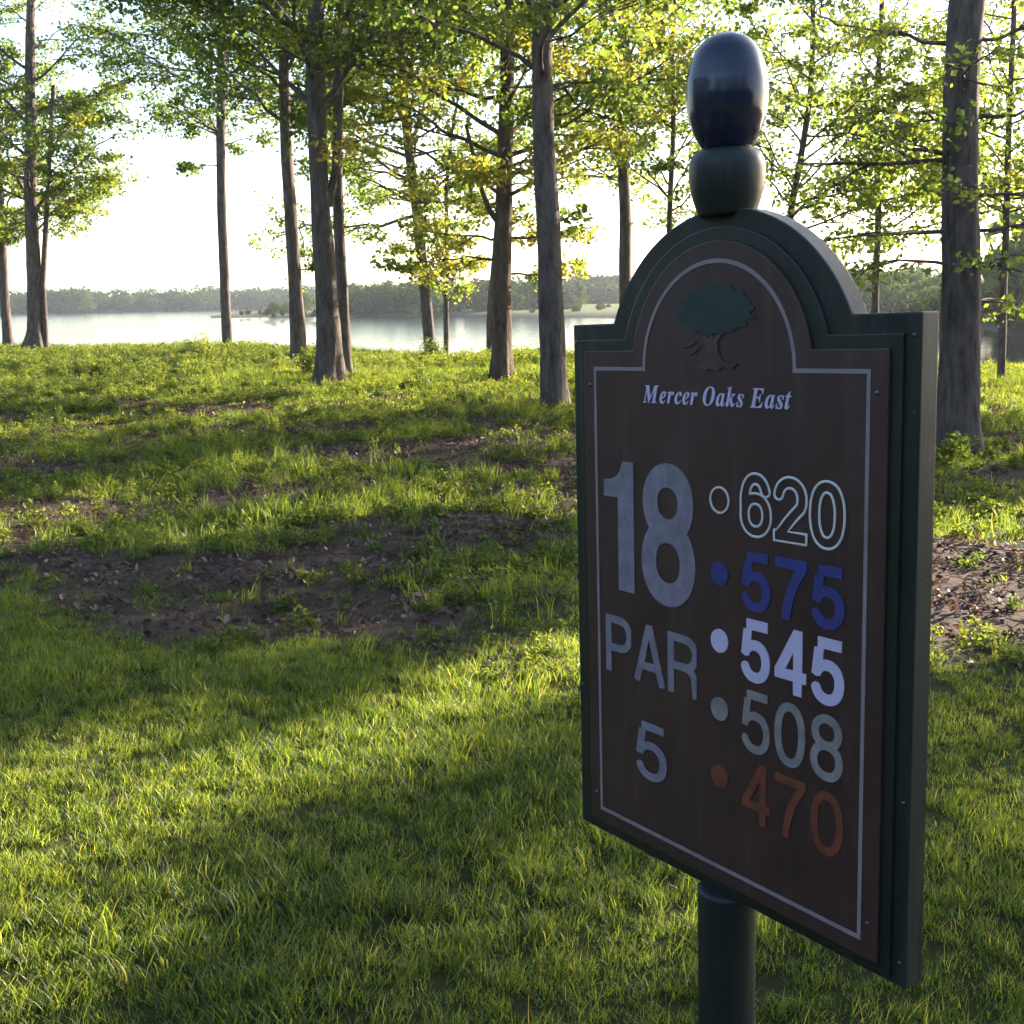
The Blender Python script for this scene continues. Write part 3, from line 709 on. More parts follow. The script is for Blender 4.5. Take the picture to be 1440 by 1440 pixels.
# the wood behind the tee, mirrored in the glossy finial
r = np.random.default_rng(9)
cs = [(x, -13 - 5 * r.random(), z * r.uniform(.8, 1.2)) for x in np.linspace(-30, 30, 26) for z in (2.2, 4.8)]
cs += [(-20 - 4 * r.random(), y, z) for y in np.linspace(-10, 12, 9) for z in (3.0, 7.0)]
V, F, T = quad_cloud(cs, [(r.uniform(2.6, 4.0), r.uniform(2.5, 4.5)) for _ in cs], [260] * len(cs), [0.85] * len(cs), r, [0.3] * len(cs))
tag(leaf_obj('wood_behind_tee', V, F, T, M_farleaf), 'dark wood behind the tee mirrored in the finial', None, None, 'stuff')
GLYPHS = {   # bezier outlines (left handle, point, right handle) or plain outline points
'tM':[[[194,-11,188,-11,173,114],[158,238,144,363,119,269],[94,176,69,82,64,67],[62,55,62,47,62,36],[66,29,74,24,81,19],[93,16,109,15,109,10],[109,5,109,0,61,0],[13,0,-35,0,-35,5],[-35,10,-35,15,-21,15],[-9,17,-1,20,8,24],[15,31,21,41,27,51],[32,66,38,85,63,180],[88,274,113,369,117,382],[119,393,119,403,119,414],[115,422,108,426,100,431],[88,434,72,435,72,440],[72,445,72,451,123,451],[173,451,224,451,237,344],[250,238,263,132,332,238],[401,344,469,451,520,451],[571,451,622,451,622,445],[622,440,622,435,608,435],[596,433,587,429,579,426],[571,419,566,409,560,399],[555,385,549,365,524,271],[499,176,473,82,472,76],[470,70,469,64,469,59],[468,53,468,47,468,27],[484,17,516,15,516,10],[516,5,516,0,445,0],[375,0,305,0,305,5],[305,10,305,15,320,15],[332,17,340,21,349,26],[356,32,361,40,363,44],[365,50,368,57,371,65],[374,74,377,85,403,182],[428,278,453,374,371,246],[289,118,207,-11,201,-11]]],
'te':[[[140,-9,87,-9,58,-9],[34,0,16,19,-2,38],[-11,64,-11,98,-11,122],[-5,147,6,172,17,196],[31,219,49,240,67,261],[88,278,109,290,131,303],[154,310,176,310,199,310],[217,304,230,293,243,282],[249,267,249,248,249,221],[235,197,207,174,178,151],[135,134,79,124,76,112],[75,100,75,88,75,72],[79,59,87,50,95,40],[107,36,122,36,147,36],[171,56,195,95,202,91],[208,87,214,83,182,21]],[[95,193,84,146,105,151],[124,160,140,171,157,183],[170,197,179,212,189,228],[193,244,193,260,193,269],[191,276,187,280,183,285],[178,287,171,287,156,287],[142,275,126,252,109,228]]],
'tr':[[[13,0,-14,0,5,70],[24,141,42,211,46,223],[48,233,50,240,51,247],[52,252,52,254,52,266],[43,273,24,273,22,273],[20,273,18,273,18,278],[17,284,17,289,56,294],[101,301,151,310,139,269],[126,229,114,189,125,210],[135,228,144,243,154,258],[163,271,171,280,180,289],[188,297,197,302,205,307],[214,310,222,310,247,310],[259,295,259,265,259,250],[256,239,249,230,242,222],[232,218,220,218,207,218],[195,224,186,238,184,240],[182,241,180,241,167,241],[149,219,127,175,116,152],[105,126,95,97,84,68],[75,36,66,0,39,0]]],
'tc':[[[142,-9,93,-9,60,-9],[35,0,17,19,0,38],[-9,64,-9,97,-9,130],[-1,163,16,195,33,228],[57,255,88,277,118,299],[149,310,179,310,202,310],[221,304,235,291,249,279],[257,265,257,249,257,235],[253,224,245,216,237,208],[227,203,214,203,202,203],[193,207,186,213,179,219],[176,227,176,238,176,244],[178,251,182,258,186,265],[189,271,189,275,189,284],[183,289,173,289,162,289],[151,283,139,270,128,258],[117,242,107,223,98,203],[90,182,84,161,78,139],[75,118,75,99,75,78],[79,62,88,51,97,40],[109,34,123,34,150,34],[177,55,204,96,210,92],[216,88,222,83,186,21]]],
'tO':[[[227,-11,179,-11,130,-11],[91,3,62,33,33,62],[19,102,19,154,19,186],[25,219,38,253,51,286],[68,317,90,346,112,375],[137,399,165,419,206,448],[251,463,299,463,349,463],[389,448,417,419,446,390],[461,350,461,300,461,267],[455,234,443,200,430,166],[413,135,392,105,370,76],[344,52,315,32,272,3]],[[162,13,184,13,214,13],[242,29,267,60,292,92],[315,138,334,197,353,256],[363,307,363,350,363,379],[357,401,345,416,332,432],[316,439,294,439,277,439],[260,433,244,420,228,408],[212,391,198,370,182,346],[168,318,155,287,143,255],[133,224,126,191,119,159],[116,130,116,103,116,73],[121,51,133,36,145,20]]],
'ta':[[[75,-9,53,-9,32,-9],[14,-1,1,14,-12,29],[-19,49,-19,73,-19,97],[-14,122,-5,147,4,173],[16,197,32,220,47,242],[65,261,84,276,113,298],[140,310,165,310,193,310],[209,295,214,265,218,278],[221,290,225,303,249,303],[273,303,297,303,278,238],[260,173,241,108,237,94],[234,82,232,74,229,65],[228,59,228,56,228,45],[232,40,238,40,250,40],[266,56,285,87,290,84],[295,81,300,78,266,20],[231,-9,197,-9,169,-9],[155,6,155,34,155,39],[156,45,157,52,158,59],[160,67,162,75,145,47],[128,26,111,12,94,-2]],[[74,41,93,41,103,41],[113,46,124,56,134,66],[143,79,152,95,161,111],[169,128,176,147,183,166],[189,184,192,202,196,219],[198,235,198,248,198,270],[189,281,172,281,162,281],[152,275,141,264,130,252],[119,237,109,219,99,201],[90,181,83,159,77,143],[72,128,70,115,67,102],[65,91,65,81,65,54]]],
'tk':[[[236,-9,204,-9,183,-9],[166,0,154,19,142,39],[130,80,120,144,112,138],[104,132,96,126,85,84],[74,42,63,0,36,0],[9,0,-19,0,15,125],[48,249,82,374,85,385],[87,393,88,399,89,405],[90,409,90,411,90,420],[88,425,83,428,78,431],[70,433,58,433,55,433],[51,433,48,433,48,439],[48,445,48,451,66,452],[87,454,110,457,133,460],[159,465,187,470,160,368],[133,266,106,165,127,180],[144,194,158,206,172,217],[183,226,191,234,206,248],[213,259,213,267,213,274],[210,279,206,281,201,284],[192,285,181,286,181,292],[181,298,181,304,226,304],[272,304,318,304,318,298],[318,292,318,286,312,285],[306,284,300,282,294,281],[289,279,284,276,279,273],[269,266,253,254,236,241],[215,224,189,201,193,173],[197,148,201,128,205,108],[209,91,212,79,220,54],[229,42,240,42,253,42],[265,56,277,83,282,81],[287,78,292,76,265,19]]],
'ts':[[[110,-9,91,-9,75,-9],[54,-5,28,5,24,6],[20,7,15,7,6,7],[-1,3,-7,-7,-13,-6],[-18,-5,-24,-4,-18,34],[-13,71,-7,109,0,108],[6,107,13,105,17,45],[40,14,81,14,107,14],[120,27,120,52,120,60],[118,68,114,77,110,86],[104,95,95,106,86,117],[77,128,69,138,56,155],[46,171,39,185,32,200],[28,214,28,228,28,251],[37,271,53,286,70,301],[91,309,116,309,133,309],[154,305,179,298,182,297],[184,297,186,296,188,295],[190,295,192,295,201,295],[208,299,212,307,218,307],[224,307,230,307,225,273],[220,239,215,205,209,206],[203,206,197,207,188,261],[167,288,134,288,123,288],[114,285,107,278,100,272],[97,264,97,255,97,240],[106,223,124,202,131,193],[139,184,146,176,153,167],[159,158,165,149,173,138],[179,127,183,116,188,105],[190,94,190,82,190,65],[186,49,177,36,169,22],[157,11,142,3,127,-5]]],
'tE':[[[94,0,-34,0,-34,5],[-34,10,-34,15,-20,15],[-8,17,0,20,9,24],[16,31,22,41,28,51],[34,66,39,85,64,180],[90,274,115,369,117,375],[118,381,119,387,120,392],[120,397,120,401,120,413],[117,421,109,426,102,430],[90,433,73,435,73,440],[73,445,73,451,193,451],[312,451,432,451,424,409],[415,366,407,324,401,324],[394,324,388,324,388,326],[388,328,388,330,388,366],[379,392,360,407,341,422],[310,429,269,429,257,429],[248,428,242,427,236,425],[232,422,229,418,226,413],[223,407,220,398,207,349],[194,300,181,251,188,251],[194,251,200,251,224,251],[243,253,257,257,272,262],[284,269,293,280,303,290],[312,304,320,322,325,322],[331,322,336,322,321,260],[305,198,289,136,284,136],[279,136,274,136,274,141],[275,145,275,149,275,154],[275,158,275,163,275,187],[268,204,256,213,243,223],[223,228,194,228,191,228],[188,228,185,228,182,228],[178,227,175,227,161,176],[148,124,134,73,133,69],[132,63,130,56,128,50],[128,45,128,44,128,36],[131,31,137,28,143,24],[155,23,173,23,205,23],[233,26,256,33,279,40],[300,52,319,69,337,85],[355,108,372,136,378,136],[383,136,389,136,376,91],[363,45,350,0,222,0]]],
'tt':[[[51,-9,30,-9,0,-9],[-15,7,-15,39,-15,43],[-15,47,-14,52,-14,58],[-13,64,-11,70,8,138],[26,206,45,273,34,273],[24,273,13,273,13,281],[13,289,13,297,60,313],[101,347,134,398,143,398],[153,398,162,398,152,365],[143,333,134,300,151,300],[169,300,187,300,184,291],[182,282,179,273,162,273],[144,273,126,273,110,216],[93,160,77,103,74,93],[72,84,70,77,68,69],[67,62,67,56,67,46],[71,41,77,41,88,41],[105,59,128,95,133,91],[139,88,144,85,125,54],[106,30,88,14,70,-1]]],
'b0':[[[255,3],[320,1],[357,5],[380,12],[410,24],[433,37],[463,60],[490,87],[513,117],[531,147],[559,210],[581,290],[596,387],[600,463],[600,533],[593,637],[577,730],[550,813],[532,850],[513,883],[490,913],[463,940],[433,963],[410,976],[377,989],[345,997],[317,1000],[273,999],[250,996],[215,987],[193,978],[162,960],[117,920],[80,872],[62,840],[45,800],[21,720],[6,627],[0,517],[1,450],[6,373],[21,280],[46,197],[62,160],[83,123],[105,93],[130,66],[160,42],[191,23],[217,13]],[[286,167],[320,168],[343,177],[365,197],[387,229],[406,277],[419,323],[428,380],[433,443],[434,530],[430,600],[422,660],[407,720],[387,770],[365,803],[340,825],[314,833],[280,833],[260,825],[238,807],[217,777],[196,730],[183,683],[173,630],[168,567],[166,483],[169,410],[176,350],[191,287],[210,236],[232,200],[257,177]]],
'b2':[[[0,0],[597,0],[600,3],[600,163],[597,166],[262,167],[397,324],[553,485],[574,527],[586,563],[595,603],[599,643],[598,707],[593,743],[585,780],[562,837],[545,867],[523,897],[480,939],[430,970],[400,983],[367,993],[307,1000],[247,996],[193,981],[143,955],[97,918],[73,892],[53,863],[26,810],[14,773],[5,737],[3,720],[7,700],[14,683],[23,669],[50,648],[67,641],[83,639],[117,644],[140,658],[157,677],[167,697],[174,730],[185,760],[202,787],[220,806],[243,821],[270,831],[303,834],[330,831],[357,821],[383,803],[405,777],[419,750],[430,713],[434,680],[432,640],[424,600],[417,582],[310,475],[204,357],[50,168],[47,166],[3,166],[0,163]]],
'b4':[[[360,0],[520,0],[523,3],[523,207],[597,207],[600,210],[600,370],[597,373],[523,373],[523,997],[520,1000],[360,1000],[357,997],[357,989],[318,920],[14,373],[3,373],[0,370],[0,210],[3,207],[357,207]],[[205,373],[357,373],[357,647]]],
'b5':[[[251,3],[303,0],[363,6],[417,22],[463,47],[500,76],[537,118],[565,167],[585,220],[594,260],[599,303],[599,370],[595,413],[586,457],[568,507],[549,543],[527,575],[500,604],[460,635],[423,655],[387,669],[347,677],[307,680],[263,678],[214,670],[232,813],[240,834],[547,834],[550,837],[550,997],[547,1000],[127,1000],[125,890],[125,833],[66,830],[17,431],[50,426],[73,409],[100,400],[130,401],[157,412],[180,410],[187,447],[205,473],[223,491],[243,503],[263,510],[290,514],[317,513],[357,503],[377,491],[392,477],[416,440],[425,413],[431,387],[434,347],[433,313],[428,277],[419,247],[405,220],[389,200],[367,182],[343,172],[313,166],[280,167],[253,173],[233,182],[214,197],[199,213],[186,237],[174,267],[162,283],[143,299],[123,308],[93,311],[67,305],[40,287],[24,263],[17,233],[16,217],[20,203],[43,150],[77,100],[114,63],[150,38],[200,15]]],
'b6':[[[251,3],[293,0],[333,2],[360,5],[397,14],[433,30],[457,43],[485,63],[513,90],[550,140],[569,177],[582,213],[592,253],[598,293],[599,370],[592,437],[583,473],[569,510],[538,567],[500,611],[470,637],[433,658],[397,674],[357,684],[317,688],[270,687],[230,681],[180,665],[189,707],[205,753],[229,797],[257,823],[270,830],[287,833],[327,831],[352,817],[375,790],[396,750],[414,697],[424,680],[437,666],[460,651],[483,646],[510,647],[534,657],[550,669],[561,683],[571,703],[574,723],[574,740],[568,763],[542,830],[510,887],[471,933],[427,967],[380,988],[330,999],[273,999],[230,991],[183,973],[140,943],[107,909],[77,866],[52,817],[33,767],[21,720],[10,663],[3,597],[0,457],[2,440],[7,427],[1,380],[0,330],[3,287],[11,240],[27,187],[44,150],[67,115],[93,83],[127,54],[170,28],[210,12]],[[284,167],[320,167],[343,172],[367,182],[385,197],[402,217],[417,243],[426,273],[433,310],[434,347],[431,390],[423,427],[411,457],[396,480],[373,501],[347,515],[317,521],[283,521],[260,517],[237,508],[217,493],[200,474],[186,450],[175,420],[168,383],[166,333],[170,293],[178,257],[190,230],[207,205],[230,184],[257,172]]],
'b7':[[[140,0],[287,0],[302,120],[325,240],[356,357],[392,463],[422,537],[472,637],[526,727],[573,794],[587,831],[600,837],[600,997],[597,1000],[183,1000],[3,1000],[0,997],[0,837],[3,834],[398,833],[345,750],[287,640],[238,527],[197,407],[163,277],[138,143],[122,10],[133,7]]],
'b8':[[[250,3],[317,0],[377,8],[430,26],[482,57],[526,97],[547,123],[563,151],[586,207],[598,267],[600,307],[598,347],[591,387],[582,420],[555,477],[534,507],[510,533],[536,570],[553,600],[566,633],[575,667],[579,703],[579,743],[575,777],[566,813],[553,847],[534,880],[507,915],[480,939],[450,960],[418,977],[383,989],[347,997],[280,999],[227,991],[173,973],[130,947],[89,910],[57,867],[35,817],[26,787],[21,753],[21,697],[32,640],[42,610],[57,582],[91,533],[61,500],[39,467],[22,430],[7,380],[1,337],[0,293],[6,240],[16,200],[30,163],[49,130],[71,100],[100,71],[130,48],[163,29],[200,15]],[[283,167],[310,166],[340,170],[363,178],[387,193],[404,210],[417,230],[427,253],[433,283],[434,320],[430,350],[422,373],[409,397],[393,415],[370,431],[347,441],[313,447],[283,446],[257,442],[233,433],[213,420],[193,400],[181,380],[171,353],[167,327],[167,290],[171,260],[181,233],[193,213],[210,195],[233,180],[257,171]],[[290,613],[317,614],[337,618],[357,625],[373,635],[389,650],[401,667],[409,687],[413,707],[414,733],[410,757],[403,777],[390,796],[373,812],[353,824],[333,830],[310,834],[287,833],[263,829],[243,822],[227,812],[210,797],[199,780],[191,760],[187,737],[187,710],[190,690],[198,670],[210,651],[227,635],[243,625],[267,617]]],
'bP':[[[0,0],[163,0],[166,3],[167,357],[350,359],[400,367],[430,375],[477,396],[530,434],[566,473],[592,513],[600,530],[600,827],[582,860],[567,883],[527,926],[493,951],[453,972],[407,989],[373,996],[313,1000],[3,1000],[0,997]],[[166,523],[320,523],[350,526],[393,540],[427,565],[441,583],[455,613],[463,650],[464,687],[461,717],[455,743],[441,773],[425,793],[393,817],[350,831],[313,834],[166,833]]],
'bA':[[[77,0],[160,0],[217,207],[463,207],[520,0],[607,0],[680,20],[680,43],[507,693],[427,997],[423,1000],[257,1000],[253,997],[0,43],[0,20]],[[260,373],[420,373],[358,610],[340,676]]],
'bR':[[[0,0],[163,0],[166,3],[167,387],[353,387],[393,379],[420,367],[433,357],[458,327],[471,293],[475,273],[504,3],[507,0],[587,0],[600,3],[600,410],[584,437],[556,470],[580,497],[600,527],[600,563],[600,860],[567,906],[529,940],[493,963],[464,977],[423,990],[377,998],[3,1000],[0,997]],[[166,553],[360,554],[403,565],[437,586],[454,607],[465,627],[473,657],[476,687],[475,720],[467,753],[454,780],[440,798],[410,819],[370,832],[343,834],[167,834]]],
'l0':[[[254,3],[320,1],[357,5],[380,12],[410,24],[440,41],[460,57],[487,83],[510,113],[529,143],[556,203],[581,287],[595,383],[600,500],[595,620],[589,670],[576,733],[548,817],[531,853],[510,887],[487,917],[460,943],[410,976],[377,990],[345,997],[317,1000],[273,999],[237,993],[213,986],[162,960],[133,937],[110,913],[73,860],[56,827],[40,787],[17,703],[4,607],[0,480],[6,370],[22,273],[49,190],[66,153],[85,120],[107,90],[133,63],[163,39],[193,22],[217,13]],[[278,133],[320,133],[353,143],[381,163],[407,196],[432,247],[447,297],[459,353],[466,420],[468,530],[464,603],[455,667],[438,737],[415,790],[387,830],[357,855],[322,867],[283,867],[250,859],[223,840],[195,807],[171,760],[154,710],[140,640],[134,573],[132,483],[135,407],[143,340],[160,270],[183,213],[210,173],[223,159],[243,145]]],
'l2':[[[0,0],[597,0],[600,3],[600,130],[597,132],[210,133],[295,233],[386,333],[457,407],[553,497],[567,522],[581,557],[591,593],[597,630],[600,697],[596,733],[589,770],[569,827],[554,857],[533,887],[493,930],[463,952],[433,970],[380,990],[320,999],[287,1000],[250,996],[197,982],[143,957],[100,923],[62,880],[43,850],[26,817],[14,780],[5,743],[3,727],[8,710],[23,687],[43,672],[70,666],[97,672],[117,685],[133,707],[142,747],[157,783],[177,813],[203,838],[233,855],[270,866],[313,868],[347,862],[377,850],[407,830],[433,800],[450,770],[463,727],[468,687],[466,643],[456,600],[446,577],[327,463],[213,341],[133,248],[40,133],[0,130]]],
'l4':[[[377,0],[503,0],[506,3],[506,223],[597,224],[600,227],[600,353],[597,356],[506,357],[506,997],[503,1000],[377,1000],[320,900],[13,360],[10,356],[0,353],[0,227],[3,224],[373,224]],[[163,357],[374,357],[373,727]]],
'l5':[[[251,3],[323,1],[363,6],[400,15],[454,40],[483,60],[510,84],[534,113],[556,147],[572,180],[583,213],[597,280],[600,320],[599,370],[595,410],[587,450],[574,490],[558,523],[538,557],[516,583],[470,625],[440,643],[403,659],[367,669],[330,674],[283,674],[247,671],[179,653],[205,850],[213,868],[547,868],[550,870],[550,997],[547,1000],[127,1000],[125,893],[125,867],[74,863],[16,430],[143,412],[147,413],[151,447],[161,467],[180,493],[203,515],[227,528],[253,538],[287,542],[320,542],[343,539],[370,530],[394,517],[417,497],[435,473],[447,450],[458,420],[464,390],[468,347],[467,307],[461,267],[450,230],[434,200],[410,171],[383,152],[357,140],[327,133],[283,133],[250,138],[217,152],[199,163],[179,183],[160,210],[142,253],[126,270],[107,282],[83,286],[60,281],[41,270],[27,253],[20,237],[17,213],[21,200],[46,143],[79,97],[117,60],[152,37],[200,15]]],
'l6':[[[250,3],[293,0],[337,2],[400,15],[433,29],[467,48],[498,73],[524,100],[559,153],[576,190],[588,230],[596,270],[600,313],[600,363],[596,407],[581,470],[567,507],[550,539],[513,588],[470,626],[433,647],[397,662],[360,671],[317,676],[270,675],[227,668],[177,652],[140,633],[148,683],[160,730],[175,770],[191,800],[210,827],[227,844],[247,857],[267,865],[290,868],[323,867],[343,862],[360,853],[377,841],[393,823],[422,777],[447,708],[469,683],[490,674],[513,672],[537,679],[555,693],[569,717],[573,743],[560,787],[541,833],[523,867],[501,900],[477,928],[447,953],[423,969],[390,985],[357,995],[300,1000],[247,995],[206,983],[162,960],[123,928],[87,882],[59,833],[34,770],[22,727],[11,667],[5,617],[1,547],[1,440],[8,427],[1,373],[1,303],[6,260],[16,217],[28,180],[48,140],[79,97],[107,69],[140,44],[173,26],[210,12]],[[275,133],[313,132],[347,137],[377,148],[401,163],[423,186],[442,213],[456,247],[465,290],[468,337],[465,387],[455,430],[441,463],[421,493],[393,518],[360,535],[323,543],[283,544],[250,538],[220,526],[196,510],[174,487],[155,457],[143,423],[134,380],[132,327],[136,280],[146,243],[160,210],[182,180],[210,156],[240,141]]],
'l7':[[[163,0],[270,0],[285,120],[301,207],[329,323],[354,403],[396,517],[447,624],[503,725],[573,829],[588,867],[600,870],[600,997],[597,1000],[137,1000],[3,1000],[0,997],[0,870],[3,868],[438,867],[369,757],[310,647],[259,530],[228,443],[203,363],[181,277],[155,143],[139,10],[140,7],[153,5]]],
'l8':[[[249,3],[317,0],[373,7],[430,25],[480,53],[523,91],[545,117],[563,146],[586,200],[598,257],[600,297],[598,340],[591,377],[580,413],[565,447],[544,480],[520,509],[493,533],[517,557],[543,594],[560,627],[571,660],[578,697],[580,747],[575,787],[566,820],[553,852],[537,881],[517,907],[490,933],[460,956],[420,977],[387,988],[350,996],[293,1000],[260,998],[227,992],[173,974],[130,949],[90,914],[57,870],[43,843],[32,813],[21,760],[22,700],[27,670],[36,637],[50,606],[68,577],[107,533],[73,502],[49,470],[25,427],[11,387],[3,347],[0,290],[3,247],[12,207],[25,170],[48,127],[73,94],[98,70],[130,46],[163,28],[200,14]],[[274,133],[310,132],[347,137],[377,146],[403,161],[426,180],[444,203],[457,230],[465,260],[468,297],[465,337],[457,367],[439,400],[417,425],[387,445],[357,457],[323,463],[283,463],[250,459],[220,449],[194,433],[171,413],[154,390],[142,363],[134,330],[132,290],[136,253],[146,223],[160,197],[183,171],[210,152],[237,141]],[[283,597],[320,597],[347,602],[373,611],[397,625],[417,643],[431,663],[441,687],[447,713],[448,743],[443,770],[433,796],[417,820],[397,839],[373,853],[350,862],[317,867],[287,868],[257,863],[230,854],[207,841],[187,824],[171,803],[160,780],[153,753],[152,727],[156,697],[167,668],[180,647],[200,628],[227,611],[253,602]]],
'lP':[[[0,0],[130,0],[132,3],[133,373],[350,376],[380,379],[427,391],[473,410],[517,438],[564,483],[593,527],[600,543],[600,833],[567,887],[529,927],[493,953],[453,973],[423,984],[377,995],[313,1000],[3,1000],[0,997]],[[132,507],[313,506],[357,509],[387,516],[411,527],[433,540],[452,557],[471,580],[487,613],[496,657],[498,697],[495,730],[487,761],[470,795],[450,820],[433,834],[410,848],[387,858],[357,865],[320,868],[133,868]]],
'lA':[[[60,0],[127,0],[129,3],[190,221],[193,224],[488,223],[553,0],[620,0],[680,17],[680,33],[505,657],[409,997],[407,1000],[273,1000],[271,997],[0,33],[0,17]],[[229,357],[451,357],[365,667],[340,756]]],
'lR':[[[0,0],[130,0],[132,3],[133,404],[357,404],[377,401],[412,390],[443,371],[463,350],[473,333],[486,300],[492,277],[521,3],[523,0],[587,0],[600,3],[600,373],[589,397],[571,427],[535,467],[565,493],[594,530],[600,540],[600,863],[567,909],[532,940],[507,957],[467,977],[423,991],[377,998],[3,1000],[0,997]],[[132,537],[363,537],[393,542],[418,550],[440,561],[460,575],[477,593],[495,623],[507,660],[510,693],[509,730],[500,769],[485,800],[466,823],[430,849],[407,858],[377,865],[343,868],[133,868]]],
}

# ------------------------------------------------------------------ the tee sign
# pose of the sign's face in camera space (x right, y down, z forward), measured once; metres
S_H = Vector((0.55932, 0.10694, -0.82203)); S_V = Vector((0.02618, 0.98887, 0.14646)); S_T = Vector((0.12416, -0.21392, 1.75))
def cam_vec(v): return CAMROT.to_3x3() @ Vector((v.x, -v.y, -v.z))
ex = cam_vec(S_H).normalized(); ez = -cam_vec(S_V); ez = (ez - ex * ez.dot(ex)).normalized(); ey = ez.cross(ex)
TLW = Vector((0, 0, EYE)) + cam_vec(S_T)
UC, AXW = 0.2524, 0.0235                  # middle of the face, depth of the post's axis behind the face
org = TLW + ex * UC + ey * AXW
VB = (org.z - gz(org.x, org.y)) / ez.z    # face-top to ground along the post
base = org - ez * VB
sign = empty('tee_sign', (0, 0, 0), 'dark green tee sign with brown arched panel for hole 18 on a post', 'sign')
sign.matrix_world = Matrix.Translation(base) @ Matrix((ex, ey, ez)).transposed().to_4x4()
def loc(u, v, w=0.0):                     # face coordinates -> sign-local (w: towards the viewer)
    return Vector((u - UC, -AXW - w, v + VB))

def face_outline(l, rt, top, bot, cv, R, seg=40):
    """closed outline, counter-clockwise seen from the front: rectangle with an arched crown"""
    hw = math.sqrt(R * R - (top - cv) ** 2)
    a0 = math.atan2(top - cv, hw)
    P = [(l, bot), (rt, bot), (rt, top)]
    for k in range(seg + 1):
        a = a0 + (math.pi - 2 * a0) * k / seg
        P.append((UC + R * math.cos(a), cv + R * math.sin(a)))
    P.append((l, top))
    return P

def slab(name, outline, w0, w1, mat, parent, bevel=0.0015, segs=2):
    bm = bmesh.new()
    vs = [bm.verts.new(loc(u, v, w0)) for u, v in outline]
    f = bm.faces.new(vs)
    ret = bmesh.ops.extrude_face_region(bm, geom=[f])
    d = loc(0, 0, w1) - loc(0, 0, w0)
    bmesh.ops.translate(bm, vec=d, verts=[e for e in ret['geom'] if isinstance(e, bmesh.types.BMVert)])
    bmesh.ops.recalc_face_normals(bm, faces=bm.faces)
    if bevel:
        ed = [e for e in bm.edges if len(e.link_faces) == 2 and e.calc_face_angle(0) > 0.6]
        bmesh.ops.bevel(bm, geom=ed, offset=bevel, segments=segs, profile=0.6, affect='EDGES')
    return bm_obj(name, bm, mat, parent)

case = slab('case', face_outline(-0.0633, 0.568, 0.0655, -0.731, -0.033, 0.240, 56), -0.039, -0.008, M_green, sign, 0.003, 3)
mould = slab('moulding', face_outline(-0.0425, 0.5475, 0.0425, -0.7225, -0.012, 0.196, 56), -0.0085, -0.004, M_mould, sign, 0.0018, 2)
panel = slab('panel', face_outline(-0.027, 0.532, 0.0258, -0.7115, -0.002, 0.168, 56), -0.0045, 0.0, M_brown, sign, 0.0016, 2)

def ring(name, out, inn, w0, w1, mat, parent):
    n = len(out); bm = bmesh.new()
    rows = [[bm.verts.new(loc(u, v, w)) for u, v in o] for o, w in ((out, w0), (out, w1), (inn, w1), (inn, w0))]
    for a, b in zip(rows[:-1], rows[1:]):
        for i in range(n):
            bm.faces.new((a[i], a[(i + 1) % n], b[(i + 1) % n], b[i]))
    bmesh.ops.recalc_face_normals(bm, faces=bm.faces)
    return bm_obj(name, bm, mat, parent)
LW = 0.0027
ring('border_line', face_outline(-LW, 0.5048 + LW, LW, -0.6877 - LW, 0.0, 0.1405 + LW), face_outline(LW, 0.5048 - LW, -LW, -0.6877 + LW, 0.0, 0.1405 - LW), -0.001, 0.0008, M_line, panel)

def glyph_curve(keys, adv, offset=0.0, outline=0.0):
    """one 2D curve holding the glyphs laid out with the given gaps, height 1 = cap height unknown"""
    c = bpy.data.curves.new('g', 'CURVE'); c.dimensions = '2D'
    c.fill_mode = 'BOTH' if not outline else 'NONE'
    c.resolution_u = 1 if len(GLYPHS[keys[0]][0][0]) == 2 else 6
    x = 0.0
    for k in keys:
        if k == ' ':
            x += adv * 5; continue
        G = GLYPHS[k]
        G = [[b if len(b) == 6 else b * 3 for b in s] for s in G]
        vec = len(GLYPHS[k][0][0]) == 2
        xs = [b[2] for s in G for b in s]; x0, x1 = min(xs) / 1000, max(xs) / 1000
        for s in G:
            sp = c.splines.new('BEZIER'); sp.bezier_points.add(len(s) - 1); sp.use_cyclic_u = True
            for b, q in zip(sp.bezier_points, s):
                if vec: b.handle_left_type = b.handle_right_type = 'VECTOR'
                dx = x - x0
                b.handle_left = (q[0] / 1000 + dx, q[1] / 1000, 0); b.co = (q[2] / 1000 + dx, q[3] / 1000, 0); b.handle_right = (q[4] / 1000 + dx, q[5] / 1000, 0)
        x += x1 - x0 + adv
    c.offset = offset
    if outline:
        c.dimensions = '3D'; c.bevel_depth = outline; c.bevel_resolution = 1; c.fill_mode = 'FULL'
    else:
        c.extrude = 0.02
    return c

